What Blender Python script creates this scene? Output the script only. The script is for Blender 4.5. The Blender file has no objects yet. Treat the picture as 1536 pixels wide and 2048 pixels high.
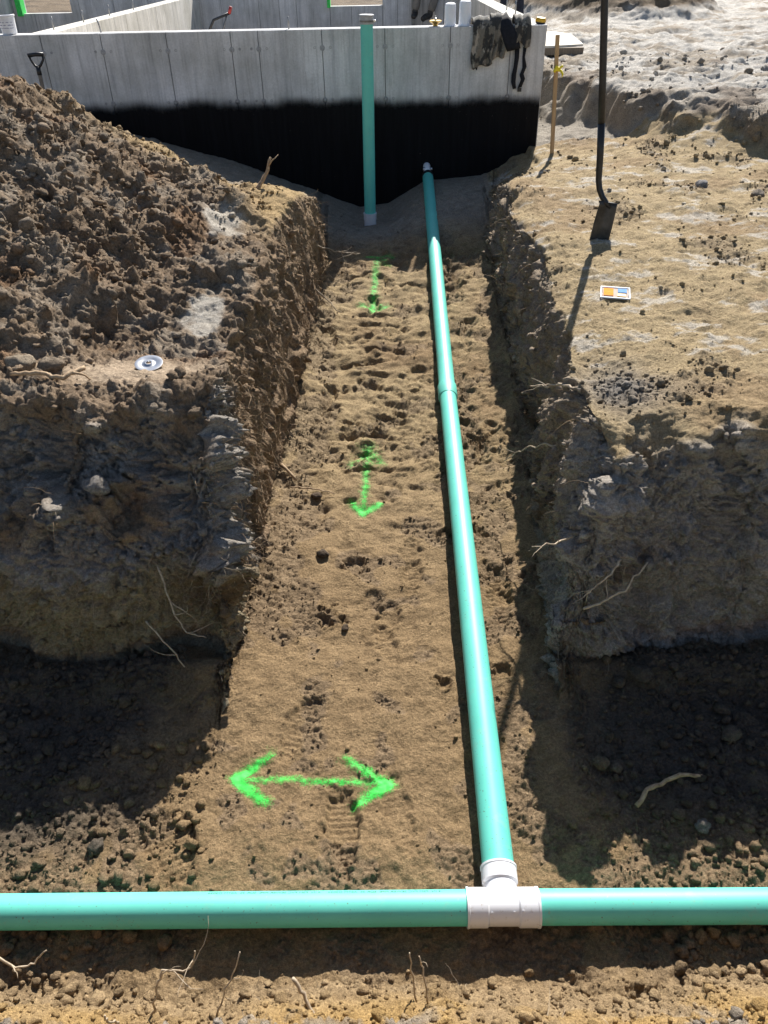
import bpy, bmesh, math, random
import numpy as np
from mathutils import Vector, Matrix

random.seed(7)
rng = np.random.default_rng(11)
sc = bpy.context.scene
COL = sc.collection
R = math.radians

# ------------------------------------------------------------------ camera
cam_d = bpy.data.cameras.new("camera")
cam = bpy.data.objects.new("camera", cam_d)
COL.objects.link(cam)
cam.matrix_world = (Matrix.Translation((0, 0, 2.55)) @ Matrix.Rotation(R(0.4), 4, 'Z')
                    @ Matrix.Rotation(R(90 - 36.2), 4, 'X') @ Matrix.Rotation(R(-1.15), 4, 'Z'))
cam_d.sensor_fit = 'HORIZONTAL'
cam_d.sensor_width = 36
cam_d.lens = 36 * 1540 / 1536
cam_d.clip_end = 1000
sc.camera = cam

# ------------------------------------------------------------------ sky, sun, exposure
SUN_AZ, SUN_EL = R(13.5), R(39.5)          # azimuth measured from +Y towards +X
world = bpy.data.worlds.new("World")
sc.world = world
world.use_nodes = True
wn = world.node_tree
sky = wn.nodes.new('ShaderNodeTexSky')
sky.sky_type = 'NISHITA'
sky.sun_disc = False
sky.sun_elevation = SUN_EL
sky.sun_rotation = SUN_AZ
sky.air_density = 1.0
sky.dust_density = 0.6
wn.links.new(sky.outputs[0], wn.nodes['Background'].inputs[0])
wn.nodes['Background'].inputs[1].default_value = 0.062
sun_d = bpy.data.lights.new("sun", 'SUN')
sun_d.energy = 5.0
sun_d.angle = R(0.5)
sun_d.color = (1.0, 0.95, 0.87)
sun = bpy.data.objects.new("sun", sun_d)
COL.objects.link(sun)
sdir = Vector((math.sin(SUN_AZ) * math.cos(SUN_EL), math.cos(SUN_AZ) * math.cos(SUN_EL), math.sin(SUN_EL)))
sun.rotation_euler = sdir.to_track_quat('Z', 'Y').to_euler()
sun.location = sdir * 30
vs = sc.view_settings
vs.view_transform = 'Standard'
vs.look = 'None'
vs.exposure = 1.0
vs.gamma = 1.0
vs.use_curve_mapping = False

# ------------------------------------------------------------------ noise in numpy
def _h(ix, iy, iz, seed):
    h = (ix.astype(np.uint32) * np.uint32(374761393) + iy.astype(np.uint32) * np.uint32(668265263)
         + iz.astype(np.uint32) * np.uint32(2147483647 - 58) + np.uint32(seed * 974711 & 0xffffffff))
    h ^= h >> np.uint32(13)
    h *= np.uint32(1274126177)
    h ^= h >> np.uint32(16)
    h *= np.uint32(2246822519)
    h ^= h >> np.uint32(13)
    return h

def perlin(x, y, z, seed=0):
    x = np.asarray(x, np.float32); y = np.asarray(y, np.float32); z = np.asarray(z, np.float32)
    fx, fy, fz = np.floor(x), np.floor(y), np.floor(z)
    ix, iy, iz = fx.astype(np.int32), fy.astype(np.int32), fz.astype(np.int32)
    x = x - fx; y = y - fy; z = z - fz
    u = x * x * x * (x * (x * 6 - 15) + 10)
    v = y * y * y * (y * (y * 6 - 15) + 10)
    w = z * z * z * (z * (z * 6 - 15) + 10)
    out = np.zeros_like(x)
    for a in (0, 1):
        wa = u if a else 1 - u
        for b in (0, 1):
            wb = wa * (v if b else 1 - v)
            for c in (0, 1):
                h = _h(ix + a, iy + b, iz + c, seed)
                gx = (h & np.uint32(255)).astype(np.float32) * (2 / 255.) - 1
                gy = ((h >> np.uint32(8)) & np.uint32(255)).astype(np.float32) * (2 / 255.) - 1
                gz = ((h >> np.uint32(16)) & np.uint32(255)).astype(np.float32) * (2 / 255.) - 1
                out += wb * (w if c else 1 - w) * (gx * (x - a) + gy * (y - b) + gz * (z - c))
    return out * 1.2

def fbm(p, scale, octaves=3, seed=0, sc3=(1, 1, 1), gain=0.5):
    s = np.zeros(len(p), np.float32); a = 1.0; f = 1.0 / scale
    for o in range(octaves):
        s += a * perlin(p[:, 0] * f * sc3[0], p[:, 1] * f * sc3[1], p[:, 2] * f * sc3[2], seed + o * 17)
        a *= gain; f *= 2.03
    return s

def worley(p, scale, seed=0, sc3=(1, 1, 1)):
    """returns F1, F2, random per cell, tilted facet per cell"""
    x = (p[:, 0] * sc3[0] / scale).astype(np.float32); y = (p[:, 1] * sc3[1] / scale).astype(np.float32)
    z = (p[:, 2] * sc3[2] / scale).astype(np.float32)
    ix, iy, iz = np.floor(x).astype(np.int32), np.floor(y).astype(np.int32), np.floor(z).astype(np.int32)
    f1 = np.full(len(x), 9, np.float32); f2 = f1.copy(); rid = np.zeros(len(x), np.float32); fac = rid.copy()
    for a in (-1, 0, 1):
        for b in (-1, 0, 1):
            for c in (-1, 0, 1):
                h = _h(ix + a, iy + b, iz + c, seed)
                dx = ix + a + (h & np.uint32(255)).astype(np.float32) / 255. - x
                dy = iy + b + ((h >> np.uint32(8)) & np.uint32(255)).astype(np.float32) / 255. - y
                dz = iz + c + ((h >> np.uint32(16)) & np.uint32(255)).astype(np.float32) / 255. - z
                d = dx * dx + dy * dy + dz * dz
                m = d < f1
                f2 = np.where(m, f1, np.minimum(f2, d))
                rid = np.where(m, (h >> np.uint32(24)).astype(np.float32) / 255., rid)
                f1 = np.where(m, d, f1)
                g = _h(ix + a, iy + b, iz + c, seed + 77)
                tl_ = (dx * ((g & np.uint32(255)).astype(np.float32) / 127. - 1) + dy * (((g >> np.uint32(8)) & np.uint32(255)).astype(np.float32) / 127. - 1)
                       + dz * (((g >> np.uint32(16)) & np.uint32(255)).astype(np.float32) / 127. - 1))
                fac = np.where(m, tl_, fac)
    return np.sqrt(f1), np.sqrt(f2), rid, fac

def ss(e0, e1, x):
    t = np.clip((x - e0) / (e1 - e0), 0, 1)
    return t * t * (3 - 2 * t)

def pw(pts, x):
    a = np.array(pts, float)
    return np.interp(x, a[:, 0], a[:, 1])

def clods(p, scale, seed, sc3=(1, 1, 1)):
    """angular clod relief, 0..1"""
    q = p + 0.35 * scale * np.stack([fbm(p, scale * 0.8, 2, seed + 3), fbm(p, scale * 0.8, 2, seed + 5),
                                     fbm(p, scale * 0.8, 2, seed + 7)], 1)
    f1, f2, r, fa = worley(q, scale, seed, sc3)
    return ss(0.0, 0.30, f2 - f1) * (0.15 + 0.85 * r * r) * np.clip(1.2 - f1 * f1, 0, 1) * (1 + .9 * fa) , r

def billow(p, scale, octaves, seed, gain=.6):
    s = np.zeros(len(p), np.float32); a = 1.0; f = 1.0 / scale
    for o in range(octaves):
        s += a * (.32 - np.abs(perlin(p[:, 0] * f, p[:, 1] * f, p[:, 2] * f, seed + 13 * o)))
        a *= gain; f *= 2.07
    return -s

# ------------------------------------------------------------------ materials
def new_mat(name):
    m = bpy.data.materials.new(name)
    m.use_nodes = True
    nt = m.node_tree
    return m, nt, nt.nodes['Principled BSDF']

def ramp(nt, fac, c0, c1, p0=0.3, p1=0.7):
    r = nt.nodes.new('ShaderNodeValToRGB')
    r.color_ramp.elements[0].position = p0; r.color_ramp.elements[1].position = p1
    r.color_ramp.elements[0].color = (*c0, 1); r.color_ramp.elements[1].color = (*c1, 1)
    nt.links.new(fac, r.inputs[0])
    return r.outputs[0]

def noise_n(nt, scale, detail=4, rough=0.6, vec=None, mapping=None):
    n = nt.nodes.new('ShaderNodeTexNoise')
    n.inputs['Scale'].default_value = scale
    n.inputs['Detail'].default_value = detail
    n.inputs['Roughness'].default_value = rough
    if vec is None:
        tc = nt.nodes.new('ShaderNodeTexCoord'); vec = tc.outputs['Object']
    if mapping:
        mp = nt.nodes.new('ShaderNodeMapping'); mp.inputs['Scale'].default_value = mapping
        nt.links.new(vec, mp.inputs[0]); vec = mp.outputs[0]
    nt.links.new(vec, n.inputs['Vector'])
    return n.outputs['Fac']

def bump_n(nt, height, strength, dist, b, prev=None):
    n = nt.nodes.new('ShaderNodeBump')
    n.inputs['Strength'].default_value = strength
    n.inputs['Distance'].default_value = dist
    nt.links.new(height, n.inputs['Height'])
    if prev is not None: nt.links.new(prev, n.inputs['Normal'])
    nt.links.new(n.outputs[0], b.inputs['Normal'])
    return n.outputs[0]

def mixc(nt, fac, a, b, mode='MIX'):
    m = nt.nodes.new('ShaderNodeMix'); m.data_type = 'RGBA'; m.blend_type = mode
    for sock, v in ((m.inputs[0], fac), (m.inputs[6], a), (m.inputs[7], b)):
        if isinstance(v, (int, float)): sock.default_value = v
        elif isinstance(v, tuple): sock.default_value = (*v, 1)
        else: nt.links.new(v, sock)
    return m.outputs[2]

def mat_simple(name, c0, c1, scale=20, rough=0.6, bump=0.1, bdist=0.002, metallic=0.0, spec=0.4, mapping=None, detail=4):
    m, nt, b = new_mat(name)
    n = noise_n(nt, scale, detail, mapping=mapping)
    nt.links.new(ramp(nt, n, c0, c1), b.inputs['Base Color'])
    b.inputs['Roughness'].default_value = rough
    b.inputs['Metallic'].default_value = metallic
    b.inputs['Specular IOR Level'].default_value = spec
    if bump: bump_n(nt, n, bump, bdist, b)
    return m

def mat_soil():
    m, nt, b = new_mat("soil")
    at = nt.nodes.new('ShaderNodeAttribute'); at.attribute_name = 'soil'
    n1 = noise_n(nt, 90, 6, 0.7)
    n2 = noise_n(nt, 14, 5, 0.65)
    n3 = noise_n(nt, 420, 3, 0.6)
    c = mixc(nt, 1.0, at.outputs['Color'], ramp(nt, n1, (0.58, 0.56, 0.54), (1.28, 1.28, 1.28), 0.32, 0.66), 'MULTIPLY')
    c = mixc(nt, 1.0, c, ramp(nt, n2, (0.80, 0.78, 0.75), (1.15, 1.15, 1.14), 0.32, 0.68), 'MULTIPLY')
    c = mixc(nt, 1.0, c, ramp(nt, n3, (0.62, 0.62, 0.62), (1.3, 1.3, 1.3), 0.36, 0.64), 'MULTIPLY')
    nt.links.new(c, b.inputs['Base Color'])
    b.inputs['Specular IOR Level'].default_value = 0.25
    wa = nt.nodes.new('ShaderNodeAttribute'); wa.attribute_name = 'wet'
    rr = nt.nodes.new('ShaderNodeMapRange')
    rr.inputs['To Min'].default_value = 0.93; rr.inputs['To Max'].default_value = 0.42
    nt.links.new(wa.outputs['Fac'], rr.inputs[0])
    nt.links.new(rr.outputs[0], b.inputs['Roughness'])
    p = bump_n(nt, n1, 1.0, 0.016, b)
    bump_n(nt, n3, 0.7, 0.004, b, p)
    return m

def mat_pipe():
    m, nt, b = new_mat("green_pvc")
    n = noise_n(nt, 6, 3)
    c = ramp(nt, n, (0.115, 0.54, 0.45), (0.135, 0.60, 0.50))
    d = noise_n(nt, 55, 6, 0.75)
    dm = ramp(nt, d, (0, 0, 0), (1, 1, 1), 0.63, 0.74)
    c2 = mixc(nt, dm, c, (0.30, 0.36, 0.26))
    sp = noise_n(nt, 130, 2, 0.5)
    sm = ramp(nt, sp, (0, 0, 0), (1, 1, 1), 0.70, 0.73)
    c3 = mixc(nt, sm, c2, (0.10, 0.08, 0.05))
    du_ = noise_n(nt, 9, 6, 0.7)
    dum = ramp(nt, du_, (0, 0, 0), (.55, .55, .55), 0.58, 0.80)
    c3 = mixc(nt, dum, c3, (0.30, 0.42, 0.33))
    nt.links.new(c3, b.inputs['Base Color'])
    b.inputs['Roughness'].default_value = 0.5
    b.inputs['Specular IOR Level'].default_value = 0.45
    bump_n(nt, d, 0.03, 0.002, b)
    return m

def mat_white_pvc():
    m, nt, b = new_mat("white_pvc")
    d = noise_n(nt, 45, 5, 0.7)
    dm = ramp(nt, d, (0, 0, 0), (1, 1, 1), 0.60, 0.75)
    c = mixc(nt, dm, (0.72, 0.73, 0.76), (0.42, 0.35, 0.28))
    nt.links.new(c, b.inputs['Base Color'])
    b.inputs['Roughness'].default_value = 0.3
    bump_n(nt, d, 0.02, 0.001, b)
    return m

def mat_concrete(name, base=(0.64, 0.635, 0.63), dark=(0.47, 0.47, 0.475)):
    m, nt, b = new_mat(name)
    tc = nt.nodes.new('ShaderNodeTexCoord')
    geo = nt.nodes.new('ShaderNodeNewGeometry')
    st = noise_n(nt, 1.0, 6, 0.65, vec=geo.outputs['Position'], mapping=(9, 9, 1.1))
    st2 = noise_n(nt, 1.0, 4, 0.6, vec=geo.outputs['Position'], mapping=(42, 42, 2.2))
    bl = noise_n(nt, 2.2, 5, 0.6, vec=geo.outputs['Position'])
    fi = noise_n(nt, 60, 5, 0.7, vec=geo.outputs['Position'])
    c = ramp(nt, st, dark, base, 0.3, 0.62)
    c = mixc(nt, 1.0, c, ramp(nt, st2, (0.80, 0.80, 0.80), (1.04, 1.04, 1.04), 0.3, 0.5), 'MULTIPLY')
    c = mixc(nt, 1.0, c, ramp(nt, bl, (0.78, 0.78, 0.76), (1.12, 1.12, 1.14), 0.35, 0.65), 'MULTIPLY')
    c = mixc(nt, 1.0, c, ramp(nt, fi, (0.85, 0.85, 0.85), (1.1, 1.1, 1.1), 0.3, 0.7), 'MULTIPLY')
    nt.links.new(c, b.inputs['Base Color'])
    b.inputs['Roughness'].default_value = 0.9
    b.inputs['Specular IOR Level'].default_value = 0.25
    bump_n(nt, fi, 0.15, 0.004, b)
    return m

M_SOIL = mat_soil()
M_PIPE = mat_pipe()
M_WPVC = mat_white_pvc()
M_CONC = mat_concrete("concrete")
M_CONC_IN = mat_concrete("concrete_inner", (0.70, 0.67, 0.60), (0.52, 0.50, 0.46))
M_ROOT = mat_simple("root_bark", (0.20, 0.13, 0.075), (0.48, 0.35, 0.22), 60, 0.85, 0.4, 0.002)
M_ROOTPALE = mat_simple("pale_root", (0.24, 0.18, 0.12), (0.50, 0.41, 0.30), 60, 0.8, 0.3, 0.001)
M_BLACK = mat_simple("black_plastic", (0.010, 0.010, 0.011), (0.022, 0.022, 0.024), 60, 0.4, 0.1, 0.001)
M_RUBBER = mat_simple("black_rubber", (0.010, 0.010, 0.010), (0.02, 0.02, 0.02), 60, 0.6, 0.1, 0.001)
M_STEEL = mat_simple("worn_steel", (0.10, 0.10, 0.10), (0.28, 0.27, 0.26), 30, 0.45, 0.15, 0.001, 0.8)
M_ZINC = mat_simple("zinc_steel", (0.42, 0.43, 0.45), (0.60, 0.61, 0.63), 30, 0.32, 0.05, 0.001, 0.9)
M_WOOD = mat_simple("pine_wood", (0.36, 0.22, 0.11), (0.55, 0.38, 0.21), 6, 0.75, 0.2, 0.002, mapping=(14, 14, 1))
M_GREYWOOD = mat_simple("grey_wood", (0.16, 0.12, 0.085), (0.28, 0.22, 0.16), 6, 0.8, 0.2, 0.002, mapping=(14, 14, 1))

# ------------------------------------------------------------------ mesh helpers
def link(o, parent=None):
    COL.objects.link(o)
    if parent is not None: o.parent = parent
    return o

def mk(name, verts, faces, mat, parent=None, smooth=True):
    me = bpy.data.meshes.new(name)
    me.from_pydata([tuple(map(float, v)) for v in verts], [], [tuple(f) for f in faces])
    me.materials.append(mat)
    if smooth: me.polygons.foreach_set('use_smooth', [True] * len(me.polygons))
    me.update()
    return link(bpy.data.objects.new(name, me), parent)

def from_bm(name, bm, mat, parent=None, smooth=False):
    me = bpy.data.meshes.new(name)
    bm.to_mesh(me); bm.free()
    me.materials.append(mat)
    if smooth: me.polygons.foreach_set('use_smooth', [True] * len(me.polygons))
    return link(bpy.data.objects.new(name, me), parent)

def tag(o, label, cat, group=None):
    o['label'] = label; o['category'] = cat
    if group: o['group'] = group
    return o

def struct(o, kind='structure', label=None, cat=None):
    o['kind'] = kind
    if label: o['label'] = label
    if cat: o['category'] = cat
    return o

def empty(name, loc=(0, 0, 0)):
    o = bpy.data.objects.new(name, None)
    o.location = loc; o.empty_display_size = 0.1
    return link(o)

def frame(t):
    t = t.normalized()
    a = Vector((0, 0, 1)) if abs(t.z) < 0.9 else Vector((1, 0, 0))
    u = a.cross(t).normalized(); v = t.cross(u)
    return u, v

def tube_data(path, radii, sides=8, cap=True, off=0):
    path = [Vector(p) for p in path]; vs_, fs = [], []
    n = len(path)
    if not hasattr(radii, '__len__'): radii = [radii] * n
    u = None
    for i, p in enumerate(path):
        t = (path[min(i + 1, n - 1)] - path[max(i - 1, 0)]).normalized()
        if u is None: u, v = frame(t)
        else:
            u = (u - t * u.dot(t)).normalized(); v = t.cross(u)
        for k in range(sides):
            a = 2 * math.pi * k / sides
            vs_.append(p + (u * math.cos(a) + v * math.sin(a)) * radii[i])
    for i in range(n - 1):
        for k in range(sides):
            k2 = (k + 1) % sides
            fs.append((off + i * sides + k, off + i * sides + k2, off + (i + 1) * sides + k2, off + (i + 1) * sides + k))
    if cap:
        fs.append(tuple(off + k for k in reversed(range(sides))))
        fs.append(tuple(off + (n - 1) * sides + k for k in range(sides)))
    return vs_, fs

def tube(name, path, radii, mat, parent=None, sides=16, cap=True):
    v, f = tube_data(path, radii, sides, cap)
    return mk(name, v, f, mat, parent)

def lathe(name, p0, axis, prof, mat, parent=None, sides=40):
    """prof: (distance along axis, radius)"""
    p0 = Vector(p0); axis = Vector(axis).normalized(); u, v = frame(axis)
    vs_, fs = [], []
    for (h, r) in prof:
        for k in range(sides):
            a = 2 * math.pi * k / sides
            vs_.append(p0 + axis * h + (u * math.cos(a) + v * math.sin(a)) * r)
    for i in range(len(prof) - 1):
        for k in range(sides):
            k2 = (k + 1) % sides
            fs.append((i * sides + k, i * sides + k2, (i + 1) * sides + k2, (i + 1) * sides + k))
    o = mk(name, vs_, fs, mat, parent)
    mod = o.modifiers.new('edges', 'EDGE_SPLIT'); mod.split_angle = R(35)
    return o

def box(name, lo, hi, mat, parent=None, bev=0.004, rot=None, pivot=None):
    bm = bmesh.new()
    bmesh.ops.create_cube(bm, size=1)
    lo = Vector(lo); hi = Vector(hi)
    for v in bm.verts:
        v.co = Vector(((lo[i] + hi[i]) / 2 + v.co[i] * (hi[i] - lo[i])) for i in range(3))
    if bev: bmesh.ops.bevel(bm, geom=list(bm.edges), offset=bev, segments=2, affect='EDGES', profile=0.6)
    if rot is not None:
        pv = Vector(pivot) if pivot is not None else (lo + hi) / 2
        bmesh.ops.rotate(bm, verts=bm.verts, cent=pv, matrix=rot)
    return from_bm(name, bm, mat, parent)

# ------------------------------------------------------------------ terrain
WALL_Y = 8.40
XLF = [(0.8, -.72), (2.3, -.69), (3.5, -.66), (4.5, -.59), (5.6, -.53), (6.7, -.50), (7.4, -.55), (9, -.6)]
XLT = [(0.8, -.80), (2.3, -.76), (2.9, -.75), (3.9, -.80), (5.0, -.79), (5.7, -.74), (6.3, -.60), (7.0, -.66), (9, -.75)]
XRF = [(0.8, .68), (2.4, .72), (3.5, .80), (4.8, .87), (6.1, .89), (7.1, .92), (9, .95)]
XRT = [(0.8, .84), (2.4, .82), (2.7, .85), (3.6, .93), (4.5, 1.0), (5.3, 1.0), (5.9, .97), (6.5, 1.02), (7.1, 1.12), (9, 1.3)]
SOIL8 = [(-9, 1.40), (-3.15, 1.30), (-2.31, 1.07), (-1.45, .82), (-.86, .60), (-.25, .37), (.05, .40), (.43, .62), (1.0, .66), (1.55, .93), (2.2, 1.0), (9, 1.05)]

def rows():
    Y = np.linspace(0.55, 30, 60000)
    F, P = 770., R(36.2)
    H = 2.1
    ang = np.arctan2(H, Y)                       # below the horizon
    ypx = F * np.tan(ang - P)
    w = -np.gradient(ypx, Y)                     # pixels per metre
    w = w * (1 + 2.2 * ((Y > 2.15) & (Y < 3.15)) + 3.2 * ((Y > 2.22) & (Y < 2.62)))
    w = w * (1 + 0.7 * (Y < 1.1))
    w = w * np.where(Y > 9, .7, 1)
    c = np.cumsum(w); c = (c - c[0]) / (c[-1] - c[0])
    n = 1330
    r = np.interp(np.linspace(0, 1, n), c, Y)
    near = np.array([-14, -6, -2, -.6, 0, .25, .4, .48])
    far = np.array([32, 36, 42, 52, 70, 100, 150, 260])
    return np.concatenate([near, r, far])

T = rows()
NT = len(T)
nL, nLW, nF, nRW, nR = 200, 160, 150, 150, 200
def seg(n): return np.linspace(0, 1, n, endpoint=False)
cols_x, zone = [], []
wide = ss(2.45, 2.0, T)                           # in the cross trench the wall columns spread out
xlf = pw(XLF, T) + .04; xlt = pw(XLT, T) - .07 - .25 * wide
xrf = pw(XRF, T) - .04; xrt = pw(XRT, T) + .07 + .25 * wide
WL = 1.35 + .40 * np.clip(T, 0, 30) + .25; WR = 1.25 + .42 * np.clip(T, 0, 30) + .25
outer = np.array([200, 90, 40, 20, 9, 4, 1.5, .5])
cc = []
for o in outer: cc.append(-WL - o)
for s in seg(nL): cc.append(-WL + (xlt + WL) * s)
for s in seg(nLW): cc.append(xlt + (xlf - xlt) * s)
for s in seg(nF): cc.append(xlf + (xrf - xlf) * s)
for s in seg(nRW): cc.append(xrf + (xrt - xrf) * s)
for s in seg(nR): cc.append(xrt + (WR - xrt) * s)
cc.append(WR)
for o in outer[::-1]: cc.append(WR + o)
X = np.stack(cc, 1)                               # rows x cols
NC = X.shape[1]
Y = np.repeat(T[:, None], NC, 1)

def base_height(X, Y):
    z0 = np.zeros(X.size, np.float32)
    p2 = np.stack([X.ravel(), Y.ravel(), z0], 1)
    wob = fbm(p2, 0.55, 3, 5).reshape(X.shape)
    wob2 = fbm(p2, 0.24, 1, 9).reshape(X.shape)
    # trench floor
    zf = pw([(0, -.03), (1.0, -.012), (1.2, -.004), (1.36, 0.0), (2.8, .02), (4.0, .10), (4.5, .145), (5.6, .28), (6.8, .43), (7.6, .52), (8.4, .55)], Y)
    zf = zf + .018 * wob
    # bank tops
    zl = 1.06 + .04 * wob + .06 * np.exp(-((Y - 2.95) / .25) ** 2)
    d = np.sqrt(((X + 3.35)) ** 2 + ((Y - 5.55) * 1.0) ** 2)
    pile = 1.43 - d * .60 + .16 * wob
    pile = np.where(pile > -.3, .12 * np.log1p(np.exp(np.clip(pile / .12, -30, 30))), 0)
    pile2 = .20 * np.exp(-(((X + 1.75) / .35) ** 2 + ((Y - 3.75) / .45) ** 2)) - .10 * np.exp(-(((X + 1.35) / .25) ** 2 + ((Y - 3.6) / .22) ** 2))
    pile2 += .12 * np.exp(-(((X + 0.98) / .22) ** 2 + ((Y - 4.35) / .3) ** 2)) + .10 * np.exp(-(((X + 1.0) / .3) ** 2 + ((Y - 5.3) / .35) ** 2))
    zl = zl + pile + pile2
    zr = 1.04 + .025 * wob + .05 * np.exp(-(((X - 1.38) / .35) ** 2 + ((Y - 4.95) / .35) ** 2)) + .05 * np.exp(-((Y - 2.7) / .3) ** 2) - .05 * np.exp(-((X - .95) / .12) ** 2) * ss(2.4, 3, Y)
    bankz = np.where(X < 0, zl, zr)
    # wall factor across the long trench
    ll = pw(XLT, Y) + .10 * wob + .06 * wob2; lf = pw(XLF, Y) + .05 * wob + .03 * wob2
    rl = pw(XRT, Y) + .09 * wob + .045 * wob2; rf = pw(XRF, Y) + .03 * wob + .02 * wob2
    a = np.where(X < 0, np.clip((lf - X) / np.maximum(lf - ll, .03), 0, 1), np.clip((X - rf) / np.maximum(rl - rf, .03), 0, 1))
    a = np.where(X < 0, pw([(0, 0), (.12, .10), (.35, .55), (.6, .82), (.85, .97), (1, 1)], a), pw([(0, 0), (.15, .1), (.45, .6), (.75, .9), (1, 1)], a))
    # wall factor of the cross trench (front faces of both banks)
    fl = 2.36 + .13 * wob + .06 * wob2 + .10 * ss(-1.3, -1.9, X) ; fr = 2.36 + .12 * wob + .06 * wob2 + .03 * (X - 1)
    tl = np.clip((Y - fl) / (.58 + .25 * wob2), 0, 1); tr = np.clip((Y - fr) / (.36 + .2 * wob2), 0, 1)
    bl = pw([(0, 0), (.06, .30), (.14, .47), (.3, .58), (.6, .80), (.85, .95), (1, 1)], tl)
    br = pw([(0, 0), (.10, .16), (.25, .42), (.5, .74), (.75, .92), (1, 1)], tr)
    b = np.where(X < 0, bl, br)
    hk = np.clip(.5 + .5 * (b - a) / .22, 0, 1)
    ab = np.clip(b * (1 - hk) + a * hk - .22 * hk * (1 - hk), 0, 1)
    z = zf + (bankz - zf) * ab
    # loose earth heaped along the feet of the walls
    z = z + .05 * np.exp(-((X - pw(XLF, Y)) / .10) ** 2) * ss(2.4, 3.0, Y) * ss(7, 6, Y) * (.5 + .8 * wob) * (ab < .3)
    z = z + .04 * np.exp(-((X - pw(XRF, Y)) / .08) ** 2) * ss(2.4, 3.0, Y) * ss(7, 6, Y) * (ab < .3)
    for s_ in (-1, 1):
        z = z + .07 * np.exp(-((Y - 2.26) / .10) ** 2) * (np.abs(X) > .7) * (ab < .2) * (.6 + .6 * wob)
    # grade falling to the foundation wall
    soil = pw(SOIL8, X) + .02 * wob
    k = ss(6.3, 7.9, Y - .35 * ss(.8, 1.5, X) + .1 * np.where(X < -.6, 1, 0) + .1 * wob)
    z = z * (1 - k) + soil * k
    # sand hump at the end of the left bank
    z = z + .06 * np.exp(-(((X + .78) / .22) ** 2 + ((Y - 6.05) / .3) ** 2))
    # inside of the foundation
    ins = (Y > WALL_Y + .1) & (X < 1.42)
    z = np.where(ins, .25 + .03 * wob, z)
    # dug-out strip and raised ground right of the house
    ye = pw([(1.3, 9.9), (2.0, 9.5), (2.35, 8.7), (2.6, 8.0), (3.0, 7.75), (3.4, 7.2), (4.5, 6.5), (9, 5.5), (20, 5)], X) + .5 * wob + .25 * wob2
    run = pw([(1.4, .75), (2.3, .85), (2.9, .7), (9, .7)], X) + .4 * wob2
    lo = pw([(1.4, .93), (2.4, 1.0), (3, 1.14), (9, 1.2)], X)
    kr = ss(0, 1, (Y - ye) / run) * ((X > 1.38) | (Y > 16.1))
    lowz = np.where((X > 1.2) & (Y > 6.5), np.minimum(z, lo + .03 * wob + 1e3 * (1 - ss(6.5, 7.5, Y))), z)
    lowz = z * (1 - ss(7.0, 8.0, Y) * (X > 1.45)) + (lo + .03 * wob) * ss(7.0, 8.0, Y) * (X > 1.45)
    hi_z = 1.36 + .07 * wob
    z = np.where(X > 1.0, lowz * (1 - kr) + hi_z * kr, z)
    z = np.where((Y > 16.1) & (X <= 1.42), 1.50 + .05 * wob, z)
    md = np.sqrt(((X - 4.9) / 2.6) ** 2 + ((Y - 20.5) / 3.4) ** 2) + .12 * wob
    z = z + 1.9 * np.clip(1 - md, 0, 1) ** 1.1 * (Y > 12)
    # near bank under the photographer
    nb = pw([(-20, 1.03), (.0, 1.03), (.38, .86), (.62, .58), (.80, .34), (.93, .13), (1.03, -.01), (1.2, -.03)], Y + .05 * wob + .02 * wob2)
    z = np.where(Y < 1.3, np.maximum(z * (Y > 1.0) - 9 * (Y <= 1.0), nb), z)
    return z, ab, pile

Z, AB, PILE = base_height(X, Y)

# spread the vertices evenly over the ground as it rises and falls (steep faces get as many as flat ones)
G0 = np.stack([X, Y, Z, AB, PILE], 2)
def respace(G, n, axis, keep0, keep1):
    G = np.moveaxis(G, axis, 0)
    core = G[keep0:len(G) - keep1]
    d = np.linalg.norm(np.diff(core[..., :3], axis=0), axis=2)
    mid = (core[1:, :, :3] + core[:-1, :, :3]) / 2
    dist = np.sqrt(mid[..., 0] ** 2 + mid[..., 1] ** 2 + (mid[..., 2] - 2.55) ** 2)
    flat = 1 / (1 + (mid[..., 1] / 14) ** 2)
    L = d / np.maximum(dist, 1.6) * (.35 + .65 * flat) + 1e-6
    k = np.array([.1, .2, .4, .2, .1])
    cum = np.concatenate([np.zeros((1, L.shape[1])), np.cumsum(L, 0)], 0)
    tot = cum[-1].copy(); cum /= tot
    # let neighbouring lines agree with each other
    for _ in range(6):
        cum[:, 1:-1] = (cum[:, :-2] + 2 * cum[:, 1:-1] + cum[:, 2:]) / 4
    out = np.empty((n, core.shape[1], core.shape[2]))
    t = np.linspace(0, 1, n)
    for j in range(core.shape[1]):
        for c in range(core.shape[2]): out[:, j, c] = np.interp(t, cum[:, j], core[:, j, c])
    out = np.concatenate([G[:keep0], out, G[len(G) - keep1:]], 0)
    return np.moveaxis(out, 0, axis)
G0 = respace(G0, 1300, 0, 9, 9)
G0 = respace(G0, 780, 1, 8, 8)
X, Y, Z, AB, PILE = [np.ascontiguousarray(G0[..., k]) for k in range(5)]
NT, NC = X.shape

P0 = np.stack([X, Y, Z], 2)
du = np.gradient(P0, axis=1); dv = np.gradient(P0, axis=0)
N = np.cross(du, dv)
N /= np.linalg.norm(N, axis=2, keepdims=True) + 1e-9
# soften the normals a little
for _ in range(3):
    N[1:-1] = (N[:-2] + N[1:-1] * 2 + N[2:]) / 4
    N[:, 1:-1] = (N[:, :-2] + N[:, 1:-1] * 2 + N[:, 2:]) / 4
N /= np.linalg.norm(N, axis=2, keepdims=True) + 1e-9

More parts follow.
